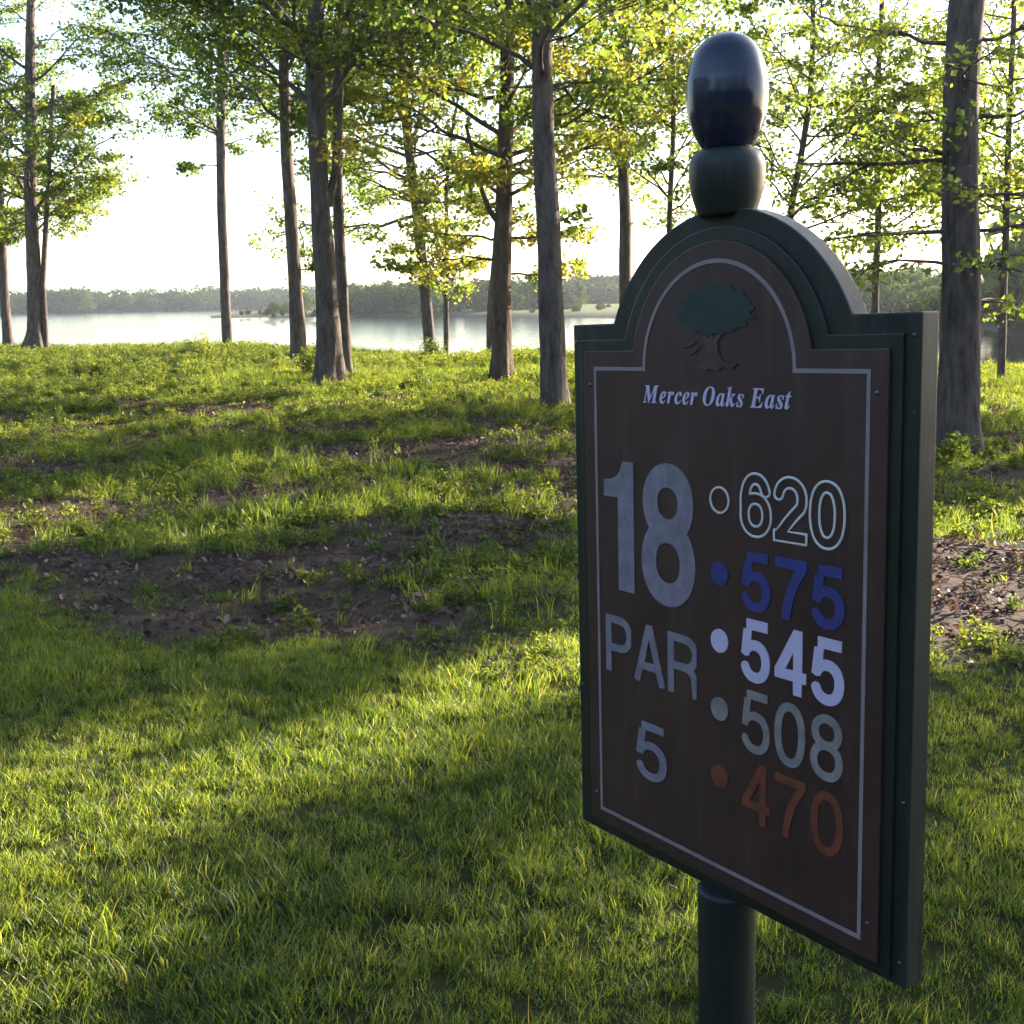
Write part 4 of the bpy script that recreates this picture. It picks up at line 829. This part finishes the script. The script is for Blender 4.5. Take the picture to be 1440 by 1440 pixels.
def lettering(name, keys, u0, u1, vb, vt, mat, adv=0.06, offset=0.0, outline=0.0, lift=0.0012, shear=0.0):
    c = glyph_curve(keys, adv, offset, outline)
    tmp = bpy.data.objects.new('tmp', c); COL.objects.link(tmp)
    dg = bpy.context.evaluated_depsgraph_get()
    me = bpy.data.meshes.new_from_object(tmp.evaluated_get(dg))
    bpy.data.objects.remove(tmp); bpy.data.curves.remove(c)
    n = len(me.vertices); co = np.empty(n * 3, np.float32); me.vertices.foreach_get('co', co); co = co.reshape(-1, 3)
    lo, hi = co.min(0), co.max(0)
    u = u0 + (co[:, 0] - lo[0]) / (hi[0] - lo[0]) * (u1 - u0)
    v = vb + (co[:, 1] - lo[1]) / (hi[1] - lo[1]) * (vt - vb)
    if outline:
        w = (co[:, 2] - lo[2]) / (hi[2] - lo[2]) * lift * 1.6 - 0.0003
    else:
        w = (co[:, 2] - lo[2]) / (hi[2] - lo[2]) * (lift + 0.001) - 0.001
    out = np.stack([u - UC, -AXW - w, v + VB], 1)
    me.vertices.foreach_set('co', out.astype(np.float32).ravel()); me.update()
    me.name = name
    return link(name, me, mat, panel)

def K(p, s): return [(p + ch) if ch != ' ' else ' ' for ch in s]
lettering('title_lettering', K('t', 'Mercer Oaks East'), 0.1095, 0.3885, -0.0478, -0.0215, M_white, 0.035, 0.002)
# big hole number
def poly_slab(name, polys, w0, w1, mat, parent):
    bm = bmesh.new()
    for P in polys:
        vs = [bm.verts.new(loc(u, v, w0)) for u, v in P]
        f = bm.faces.new(vs); ret = bmesh.ops.extrude_face_region(bm, geom=[f])
        bmesh.ops.translate(bm, vec=loc(0, 0, w1) - loc(0, 0, w0), verts=[e for e in ret['geom'] if isinstance(e, bmesh.types.BMVert)])
    bmesh.ops.recalc_face_normals(bm, faces=bm.faces)
    return bm_obj(name, bm, mat, parent)
one = [(0.0505, -0.3285), (0.0865, -0.3285), (0.0865, -0.135), (0.0620, -0.135), (0.0570, -0.1480), (0.0480, -0.1570), (0.0350, -0.1625), (0.0180, -0.1640), (0.0180, -0.1890), (0.0505, -0.1890)]
poly_slab('hole_number_one', [one], -0.001, 0.0014, M_silver, panel)
def loop_pts(cu, cv, ru, rv, p=2.3, n=40):
    out = []
    for k in range(n):
        a = 2 * math.pi * k / n; c, s = math.cos(a), math.sin(a)
        out.append((cu + ru * math.copysign(abs(c) ** (2 / p), c), cv + rv * math.copysign(abs(s) ** (2 / p), s)))
    return out
lettering('hole_number_eight', K('b', '8'), 0.1035, 0.2165, -0.335, -0.1305, M_silver)
lettering('par_lettering', K('l', 'PAR'), 0.0175, 0.2185, -0.4585, -0.3705, M_silver, 0.07)
lettering('par_number', K('l', '5'), 0.0865, 0.1545, -0.6065, -0.5190, M_silver)
lettering('yardage_outline', K('b', '620'), 0.3005, 0.4755, -0.2150, -0.1295, M_outline, 0.06, 0.0, 0.023)
lettering('yardage_blue', K('b', '575'), 0.3050, 0.4755, -0.3125, -0.2335, M_blue, 0.10)
lettering('yardage_white', K('b', '545'), 0.3045, 0.4765, -0.4075, -0.3230, M_white, 0.10)
lettering('yardage_grey', K('l', '508'), 0.3060, 0.4765, -0.5045, -0.4195, M_grey, 0.10)
lettering('yardage_red', K('l', '470'), 0.3065, 0.4785, -0.6010, -0.5180, M_red, 0.10)
def disc(name, u, v, rad, mat, hollow=False, parent=None, lift=0.0014):
    P = [(u + rad * math.cos(a), v + rad * math.sin(a)) for a in np.linspace(0, 2 * math.pi, 36, endpoint=False)]
    if hollow:
        Q = [(u + (rad - .0028) * math.cos(a), v + (rad - .0028) * math.sin(a)) for a in np.linspace(0, 2 * math.pi, 36, endpoint=False)]
        return ring(name, P, Q, -0.001, lift, mat, parent or panel)
    return poly_slab(name, [P], -0.001, lift, mat, parent or panel)
disc('tee_dot', 0.2635, -0.1716, 0.0185, M_outline, True)
for v, m in ((-0.2715, M_blue), (-0.3640, M_white), (-0.4593, M_grey), (-0.5557, M_red)):
    disc('tee_dot', 0.2635, v, 0.0163, m)
# oak emblem in the arch
rr = np.random.default_rng(5)
def lobed(cu, cv, ru, rv, n=90, lob=0.13, sd=0):
    P = []
    for k in range(n):
        a = 2 * math.pi * k / n
        q = 1 + lob * abs(math.sin(a * 6.5 + sd)) - lob * 0.5 + 0.05 * math.sin(a * 17 + sd)
        flat = 1.0 if math.sin(a) > -0.2 else 0.72
        P.append((cu + ru * q * math.cos(a), cv + rv * q * math.sin(a) * flat))
    return P
crown_em = poly_slab('emblem_crown', [lobed(0.2545, 0.073, 0.068, 0.036)], -0.001, 0.0012, M_emg, panel)
trunk_em = [(0.206, 0.0045), (0.222, 0.0065), (0.234, 0.012), (0.240, 0.024), (0.238, 0.036), (0.229, 0.044), (0.233, 0.0465), (0.244, 0.041), (0.249, 0.047), (0.254, 0.041),
            (0.266, 0.0475), (0.269, 0.0455), (0.260, 0.036), (0.262, 0.024), (0.270, 0.012), (0.283, 0.0075), (0.298, 0.0085), (0.286, 0.001), (0.270, 0.0035), (0.262, -0.001), (0.246, 0.0015), (0.236, -0.001), (0.222, 0.002)]
poly_slab('emblem_trunk', [trunk_em], -0.001, 0.0016, M_emb, panel)
for a, b in (((0.190, 0.029), (0.222, 0.037)), ((0.203, 0.019), (0.228, 0.031))):
    n = Vector((b[0] - a[0], b[1] - a[1])).normalized(); q = Vector((-n.y, n.x)) * 0.0032
    P = [a, ((a[0] + b[0]) / 2 - q.x, (a[1] + b[1]) / 2 - q.y), b, ((a[0] + b[0]) / 2 + q.x, (a[1] + b[1]) / 2 + q.y)]
    poly_slab('emblem_leaf', [P], -0.001, 0.0013, M_emb, panel)
# screws
def screw(u, v, w, parent, rad=0.0042):
    bm = bmesh.new()
    prof = [(rad, 0.0), (rad, 0.0008), (rad * .8, 0.0018), (rad * .35, 0.0024)]
    rows = [[bm.verts.new(loc(u + q * math.cos(a), v + q * math.sin(a), w + d - 0.0004)) for a in np.linspace(0, 2 * math.pi, 14, endpoint=False)] for q, d in prof]
    for a, b in zip(rows[:-1], rows[1:]):
        for i in range(14): bm.faces.new((a[i], a[(i + 1) % 14], b[(i + 1) % 14], b[i]))
    bm.faces.new(rows[-1])
    bmesh.ops.recalc_face_normals(bm, faces=bm.faces)
    return bm_obj('screw', bm, M_screw, parent)
for u, v in ((0.5165, -0.024), (-0.0125, -0.024), (0.5165, -0.665), (-0.0125, -0.665)):
    screw(u, v, 0.0, panel, 0.0030)
for u, v in ((0.559, 0.040), (0.559, -0.50), (0.559, -0.700), (-0.054, -0.50), (-0.054, 0.04)):
    screw(u, v, -0.008, case, 0.0026)

def lathe(name, prof, mat, parent, seg=56, fl=0.0):
    V, F = [], []
    for z, q in prof:
        for k in range(seg):
            a = 2 * math.pi * k / seg
            V.append((q * math.cos(a), q * math.sin(a), z))
    for j in range(len(prof) - 1):
        for k in range(seg):
            F.append((j * seg + k, j * seg + (k + 1) % seg, (j + 1) * seg + (k + 1) % seg, (j + 1) * seg + k))
    F.append(tuple(range(seg))[::-1]); F.append(tuple((len(prof) - 1) * seg + k for k in range(seg)))
    return mesh_obj(name, V, F, mat, parent, True)
def smooth_profile(P, n=60):
    P = np.array(P, float); s = np.r_[0, np.cumsum(np.linalg.norm(np.diff(P, axis=0), axis=1))]
    t = np.linspace(0, s[-1], n)
    z = np.interp(t, s, P[:, 0]); q = np.interp(t, s, P[:, 1])
    for _ in range(3):
        z[1:-1] = (z[:-2] + 2 * z[1:-1] + z[2:]) / 4; q[1:-1] = (q[:-2] + 2 * q[1:-1] + q[2:]) / 4
    return list(zip(z, q))
# finial: acorn cup and nut on the crown of the arch
S = 0.00091
VT = 0.205 + VB
finial = lathe('finial', smooth_profile([(VT - 0.009, 0.028), (VT - 0.008, 0.0365), (VT + 0.004, 0.0405), (VT + 0.014, 0.0440), (VT + 0.026, 0.0472), (VT + 0.040, 0.0492), (VT + 0.053, 0.0494), (VT + 0.063, 0.0478), (VT + 0.0705, 0.0435), (VT + 0.0755, 0.0370), (VT + 0.077, 0.030), (VT + 0.077, 0.005)]), M_green, sign)
nz0 = VT + 0.073
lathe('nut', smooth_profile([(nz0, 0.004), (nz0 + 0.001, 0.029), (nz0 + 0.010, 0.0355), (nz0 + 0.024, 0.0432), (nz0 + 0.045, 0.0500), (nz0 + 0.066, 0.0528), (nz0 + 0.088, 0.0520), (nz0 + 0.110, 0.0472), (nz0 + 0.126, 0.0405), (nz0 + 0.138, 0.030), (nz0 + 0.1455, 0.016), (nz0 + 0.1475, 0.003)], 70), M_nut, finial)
lathe('post', [(-0.25, 0.0405), (-0.249, 0.0408), (-0.24, 0.0408), (VB - 0.745, 0.0405), (VB - 0.735, 0.0405), (VB - 0.730, 0.0403), (VB - 0.7295, 0.03)], M_green, sign)

# ------------------------------------------------------------------ grass and ground cover (uncountable)
def blade_clump(name, n, rad, h0, h1, wid, lean, seed, mat, segs=3, flat=0.0):
    r = np.random.default_rng(seed)
    V, F, T = [], [], []
    for k in range(n):
        a = r.uniform(0, 2 * math.pi); q = rad * math.sqrt(r.random())
        x, y = q * math.cos(a), q * math.sin(a)
        h = r.uniform(h0, h1); az = r.uniform(0, 2 * math.pi); ln = lean * r.uniform(0.3, 1.3) * h
        dx, dy = math.cos(az), math.sin(az); w = wid * r.uniform(0.7, 1.3)
        px, py = -dy, dx
        tw = r.uniform(-0.6, 0.6)
        i0 = len(V); t0 = r.uniform(0.12, 0.62) if r.random() > 0.11 else 0.98
        for s in range(segs):
            t = s / segs
            c = (x + dx * ln * t * t, y + dy * ln * t * t, h * (t - 0.18 * t * t) - 0.012)
            ww = w * (1 - 0.55 * t) * 0.5
            V.append((c[0] + px * ww, c[1] + py * ww, c[2])); V.append((c[0] - px * ww, c[1] - py * ww, c[2]))
        V.append((x + dx * ln, y + dy * ln, h * 0.82 - 0.012))
        for s in range(segs - 1):
            b = i0 + 2 * s; F += [(b, b + 1, b + 3), (b, b + 3, b + 2)]; T += [t0, t0]
        b = i0 + 2 * (segs - 1); F.append((b, b + 1, b + 2)); T.append(t0)
    me = np_mesh(name, np.array(V), np.array(F)); me.materials.append(mat)
    at = me.attributes.new('tint', 'FLOAT', 'FACE'); at.data.foreach_set('value', np.array(T, np.float32))
    return me

def weed_clump(name, n, h0, h1, seed, mat, leaf=0.035, rad=0.06):
    r = np.random.default_rng(seed)
    C, S, T = [], [], []
    TBv = Tubes()
    for k in range(n):
        a = r.uniform(0, 2 * math.pi); q = rad * r.random()
        h = r.uniform(h0, h1); az = r.uniform(0, 2 * math.pi); ln = 0.25 * h
        pts = np.array([(q * math.cos(a) + math.cos(az) * ln * t * t, q * math.sin(a) + math.sin(az) * ln * t * t, h * t - 0.01) for t in np.linspace(0, 1, 5)])
        TBv.add(pts, np.linspace(0.0025, 0.001, 5), 3)
        m = int(8 + h * 30)
        t = r.uniform(0.15, 1.0, m)
        c = np.stack([np.interp(t, np.linspace(0, 1, 5), pts[:, i]) for i in range(3)], 1) + r.normal(size=(m, 3)) * leaf * np.array([.8, .8, .3])
        C.append(c); S.append(leaf * r.uniform(.7, 1.5, m)); T.append(r.uniform(0.15, .75, m))
    V, F, T2 = leaf_quads(np.concatenate(C), np.concatenate(S), np.concatenate(T), r, None, .6, .45, .7)
    tv = np.concatenate(TBv.V); tf = np.concatenate(TBv.F)
    tf3 = np.concatenate([tf[:, [0, 1, 2]], tf[:, [0, 2, 3]]])
    V2 = np.concatenate([V, tv]); F2 = np.concatenate([F, tf3 + len(V)])
    me = np_mesh(name, V2, F2); me.materials.append(mat)
    at = me.attributes.new('tint', 'FLOAT', 'FACE'); at.data.foreach_set('value', np.concatenate([T2, np.full(len(tf3), .4)]).astype(np.float32))
    return me

def litter_piece(name, seed, n=9):
    r = np.random.default_rng(seed)
    C = np.stack([r.normal(0, .07, n), r.normal(0, .07, n), r.uniform(0.004, 0.02, n)], 1)
    V, F, T = leaf_quads(C, r.uniform(.018, .046, n), r.uniform(0.1, .75, n), r, None, .5, .6, 1.0)
    me = np_mesh(name, V, F); me.materials.append(M_litter)
    at = me.attributes.new('tint', 'FLOAT', 'FACE'); at.data.foreach_set('value', T.astype(np.float32))
    return me

def scatter(name, meshes, pts, scl, idx, label, tilt=0.12, seed=1):
    """one uncountable object: instances of small clump meshes on points"""
    r = np.random.default_rng(seed)
    colx = bpy.data.collections.new(name + '_kinds')
    for k, me in enumerate(meshes):
        colx.objects.link(bpy.data.objects.new('%s_kind_%02d' % (name, k), me))
    n = len(pts)
    me = bpy.data.meshes.new(name)
    me.vertices.add(n); me.vertices.foreach_set('co', np.ascontiguousarray(pts, np.float32).ravel())
    rot = np.stack([r.normal(0, tilt, n), r.normal(0, tilt, n), r.uniform(0, 2 * math.pi, n)], 1).astype(np.float32)
    me.attributes.new('rot', 'FLOAT_VECTOR', 'POINT').data.foreach_set('vector', rot.ravel())
    me.attributes.new('scl', 'FLOAT', 'POINT').data.foreach_set('value', np.asarray(scl, np.float32))
    me.attributes.new('idx', 'INT', 'POINT').data.foreach_set('value', np.asarray(idx, np.int32))
    me.update()
    o = bpy.data.objects.new(name, me); COL.objects.link(o)
    ng = bpy.data.node_groups.new(name + '_nodes', 'GeometryNodeTree')
    ng.interface.new_socket('Geometry', in_out='INPUT', socket_type='NodeSocketGeometry')
    ng.interface.new_socket('Geometry', in_out='OUTPUT', socket_type='NodeSocketGeometry')
    nd = ng.nodes
    gi, go = nd.new('NodeGroupInput'), nd.new('NodeGroupOutput')
    ci = nd.new('GeometryNodeCollectionInfo'); ci.inputs['Collection'].default_value = colx
    ci.inputs['Separate Children'].default_value = True; ci.inputs['Reset Children'].default_value = True
    ip = nd.new('GeometryNodeInstanceOnPoints'); ip.inputs['Pick Instance'].default_value = True
    def attr(nm, ty):
        a = nd.new('GeometryNodeInputNamedAttribute'); a.data_type = ty; a.inputs['Name'].default_value = nm; return a.outputs['Attribute']
    e2r = nd.new('FunctionNodeEulerToRotation')
    L = ng.links.new
    L(gi.outputs[0], ip.inputs['Points']); L(ci.outputs[0], ip.inputs['Instance'])
    L(attr('idx', 'INT'), ip.inputs['Instance Index']); L(attr('rot', 'FLOAT_VECTOR'), e2r.inputs[0]); L(e2r.outputs[0], ip.inputs['Rotation'])
    L(attr('scl', 'FLOAT'), ip.inputs['Scale']); L(ip.outputs[0], go.inputs[0])
    md = o.modifiers.new('scatter', 'NODES'); md.node_group = ng
    return tag(o, label, None, None, 'stuff')

def field(n, y0, y1, seed, power=1.0, widen=0.56, pad=1.4):
    """random ground points in a wedge in front of the camera, area-uniform"""
    r = np.random.default_rng(seed)
    y = y0 + (y1 - y0) * r.random(n * 3) ** power
    keep = r.random(n * 3) < (widen * y + pad) / (widen * y1 + pad)
    y = y[keep][:n]
    x = r.uniform(-1, 1, len(y)) * (widen * y + pad)
    return x, y, r

# 1 thick turf near the sign
turf = [blade_clump('turf_%d' % k, 36, 0.045, 0.025, 0.06, 0.0030, 0.6, 200 + k, M_grass) for k in range(5)] + \
       [blade_clump('turf_long_%d' % k, 26, 0.045, 0.05, 0.10, 0.0032, 0.7, 220 + k, M_grass) for k in range(2)]
x, y, r = field(46000, 1.2, 8.0, 51)
lm = lawn_mask(x, y) * smooth(0.2, 0.8, grass_cover(x, y))
k = r.random(len(x)) < lm
x, y = x[k], y[k]
big = fbm(x * 1.1, y * 1.1, 61, 3)
idx = np.where((r.random(len(x)) < 0.14 + 0.5 * np.clip(big, 0, 1)), r.integers(5, 7, len(x)), r.integers(0, 5, len(x)))
scl = (0.84 + 0.45 * big) * r.uniform(0.75, 1.25, len(x))
scatter('lawn_grass', turf, np.stack([x, y, ground_z(x, y)], 1), scl, idx, 'thick short lawn grass in front of the sign', 0.14, 1)

# 2 patchy grass on the rough ground
roughc = [blade_clump('rough_%d' % k, 26, 0.075, 0.025, 0.07, 0.004, 0.9, 300 + k, M_grass) for k in range(4)] + \
         [blade_clump('rough_tall_%d' % k, 24, 0.06, 0.08, 0.20, 0.004, 0.55, 320 + k, M_grass) for k in range(3)] + \
         [weed_clump('rough_weed_%d' % k, 7, 0.04, 0.11, 340 + k, M_weed, 0.028) for k in range(3)]
x, y, r = field(52000, 3.2, 24.0, 52)
cv = grass_cover(x, y) * (1 - lawn_mask(x, y)) * smooth(-1, 1.5, shore_s(x, y))
k = r.random(len(x)) < cv
x, y = x[k], y[k]
tall = fbm(x * 0.5, y * 0.5, 63, 3)
p = r.random(len(x))
idx = np.where(p < 0.08 + 0.45 * np.clip(tall, 0, 1), r.integers(4, 7, len(x)), np.where(p > 0.72, r.integers(7, 10, len(x)), r.integers(0, 4, len(x))))
scl = r.uniform(0.6, 1.15, len(x)) * (1 + y / 60) * np.where((idx >= 4) & (idx < 7), 0.75 + 0.5 * np.clip(tall + .3, 0, 1), 1)
scatter('rough_grass', roughc, np.stack([x, y, ground_z(x, y)], 1), scl, idx, 'patchy rough grass and low weeds under the trees', 0.16, 2)

# 3 taller growth along the bank
bankc = [blade_clump('bank_%d' % k, 30, 0.14, 0.10, 0.30, 0.010, 0.5, 400 + k, M_grass) for k in range(3)] + \
        [weed_clump('bank_weed_%d' % k, 9, 0.15, 0.38, 420 + k, M_weed, 0.06, 0.14) for k in range(3)]
x, y, r = field(34000, 18.0, 46.0, 53, 0.9)
s = shore_s(x, y)
n = fbm(x * 0.3, y * 0.3, 71, 3)
k = (r.random(len(x)) < smooth(-2.8, -0.5, s) * smooth(17, 6, s) * smooth(-0.55, 0.1, n + smooth(4, 0, s)))
x, y, s, n = x[k], y[k], s[k], n[k]
idx = np.where(r.random(len(x)) < 0.45 + 0.4 * n, r.integers(3, 6, len(x)), r.integers(0, 3, len(x)))
scl = r.uniform(0.5, 1.1, len(x)) * (0.7 + 0.25 * smooth(6, 0, s)) * (0.85 + 0.6 * np.clip(n, -.5, .6))
scatter('bank_weeds', bankc, np.stack([x, y, ground_z(x, y)], 1), scl, idx, 'sunlit weeds and long grass along the lake bank', 0.1, 3)

# 4 dead leaves on the bare earth
lit = [litter_piece('litter_%d' % k, 500 + k) for k in range(6)]
x, y, r = field(16000, 3.0, 22.0, 54)
cv = grass_cover(x, y)
k = r.random(len(x)) < np.clip(1.15 - cv, 0.06, 1) * np.where(lawn_mask(x, y) > .5, .02, 1) * smooth(0, 3, shore_s(x, y))
x, y = x[k], y[k]
scatter('leaf_litter', lit, np.stack([x, y, ground_z(x, y)], 1), r.uniform(.7, 1.4, len(x)), r.integers(0, 6, len(x)), 'brown dead leaves strewn over the bare earth', 0.2, 4)

# 5 crumbs of earth and twigs on the bare patches
def clod(name, seed):
    r = np.random.default_rng(seed)
    bm = bmesh.new()
    for k in range(7):
        s = r.uniform(0.003, 0.011)
        ret = bmesh.ops.create_icosphere(bm, subdivisions=1, radius=s)
        o = Vector((r.normal(0, .06), r.normal(0, .06), s * 0.25))
        for v in ret['verts']:
            v.co = Vector((v.co.x * r.uniform(.8, 1.3), v.co.y * r.uniform(.8, 1.3), v.co.z * r.uniform(.5, .9))) + o
    for k in range(3):
        a = r.uniform(0, 6.28); l = r.uniform(.04, .11); x, y = r.normal(0, .06), r.normal(0, .06)
        d = Vector((math.cos(a), math.sin(a), r.uniform(-.1, .15))); q = Vector((-d.y, d.x, 0)) * 0.0022; p = Vector((x, y, 0.008))
        vs = [bm.verts.new(p + q), bm.verts.new(p - q), bm.verts.new(p - q * .6 + d * l), bm.verts.new(p + q * .6 + d * l), bm.verts.new(p + Vector((0, 0, .004))), bm.verts.new(p + d * l + Vector((0, 0, .003)))]
        bm.faces.new((vs[0], vs[4], vs[5], vs[3])); bm.faces.new((vs[4], vs[1], vs[2], vs[5]))
    me = bpy.data.meshes.new(name); bm.to_mesh(me); bm.free(); me.materials.append(M_soil)
    return me
cl = [clod('clod_%d' % k, 520 + k) for k in range(6)]
x, y, r = field(9000, 3.0, 17.0, 55)
k = r.random(len(x)) < np.clip(1.05 - grass_cover(x, y), 0, 1) * (1 - lawn_mask(x, y)) * smooth(0, 3, shore_s(x, y))
x, y = x[k], y[k]
scatter('earth_crumbs', cl, np.stack([x, y, ground_z(x, y)], 1), r.uniform(.6, 1.7, len(x)), r.integers(0, 6, len(x)), 'crumbled brown earth and twigs on the bare patches', 0.2, 5)

# ------------------------------------------------------------------ single plants that stand out
def tuft(name, label, px, py, kind, h, rad, seed, cat='grass tuft'):
    g = ground_pt(px, py)
    g.z = gz(g.x, g.y)
    if kind == 'grass':
        me = blade_clump(name, 90, rad, h * 0.45, h, 0.006 + h * 0.012, 0.4, seed, M_grass)
    else:
        me = weed_clump(name, 26, h * 0.5, h, seed, M_weed, 0.03 + 0.12 * h * .6, rad)
    o = bpy.data.objects.new(name, me); COL.objects.link(o); o.location = g
    return tag(o, label, cat)
tuft('grass_tuft', 'tall green grass tuft in the shade left of centre', 425, 672, 'grass', 0.30, 0.16, 601)
tuft('grass_tuft', 'bright green tuft at the edge of the shadow near the sign', 697, 846, 'grass', 0.17, 0.09, 602)
tuft('grass_tuft', 'broad dark tuft below the tall tuft in the shade', 385, 735, 'grass', 0.24, 0.20, 603)
tuft('grass_tuft', 'small tuft in the sunny patch at the left', 203, 668, 'grass', 0.18, 0.10, 604)
tuft('leafy_shrub', 'dark leafy shrub at the foot of the thick forked trunk', 438, 536, 'weed', 0.65, 0.35, 605, 'shrub')
tuft('leafy_shrub', 'small sunlit shrub at the foot of the leaning trunk', 609, 508, 'weed', 0.6, 0.30, 606, 'shrub')
tuft('leafy_shrub', 'weedy green shrub on the bank left of the thin lone trunk', 285, 500, 'weed', 0.7, 0.45, 607, 'shrub')
tuft('leafy_shrub', 'low weeds growing round the foot of the big right trunk', 1332, 655, 'weed', 0.3, 0.28, 608, 'shrub')

# ------------------------------------------------------------------ the evening air
hz = new_mat('haze_air')
m, nt, out = hz
pv = N(nt, 'ShaderNodeVolumePrincipled')
pv.inputs['Color'].default_value = (0.80, 0.88, 1.0, 1)
pv.inputs['Density'].default_value = 0.0003
pv.inputs['Anisotropy'].default_value = 0.55
nt.links.new(pv.outputs[0], out.inputs['Volume'])
X0, X1, Y0, Y1, Z0, Z1 = -4100, 4100, -130, 5100, -3.2, 24.0
hv = [(x, y, z) for z in (Z0, Z1) for y in (Y0, Y1) for x in (X0, X1)]
haze = mesh_obj('haze', hv, [(0, 2, 3, 1), (4, 5, 7, 6), (0, 1, 5, 4), (2, 6, 7, 3), (0, 4, 6, 2), (1, 3, 7, 5)], m)
tag(haze, 'thin bright evening haze over the lake and grove', None, None, 'stuff')
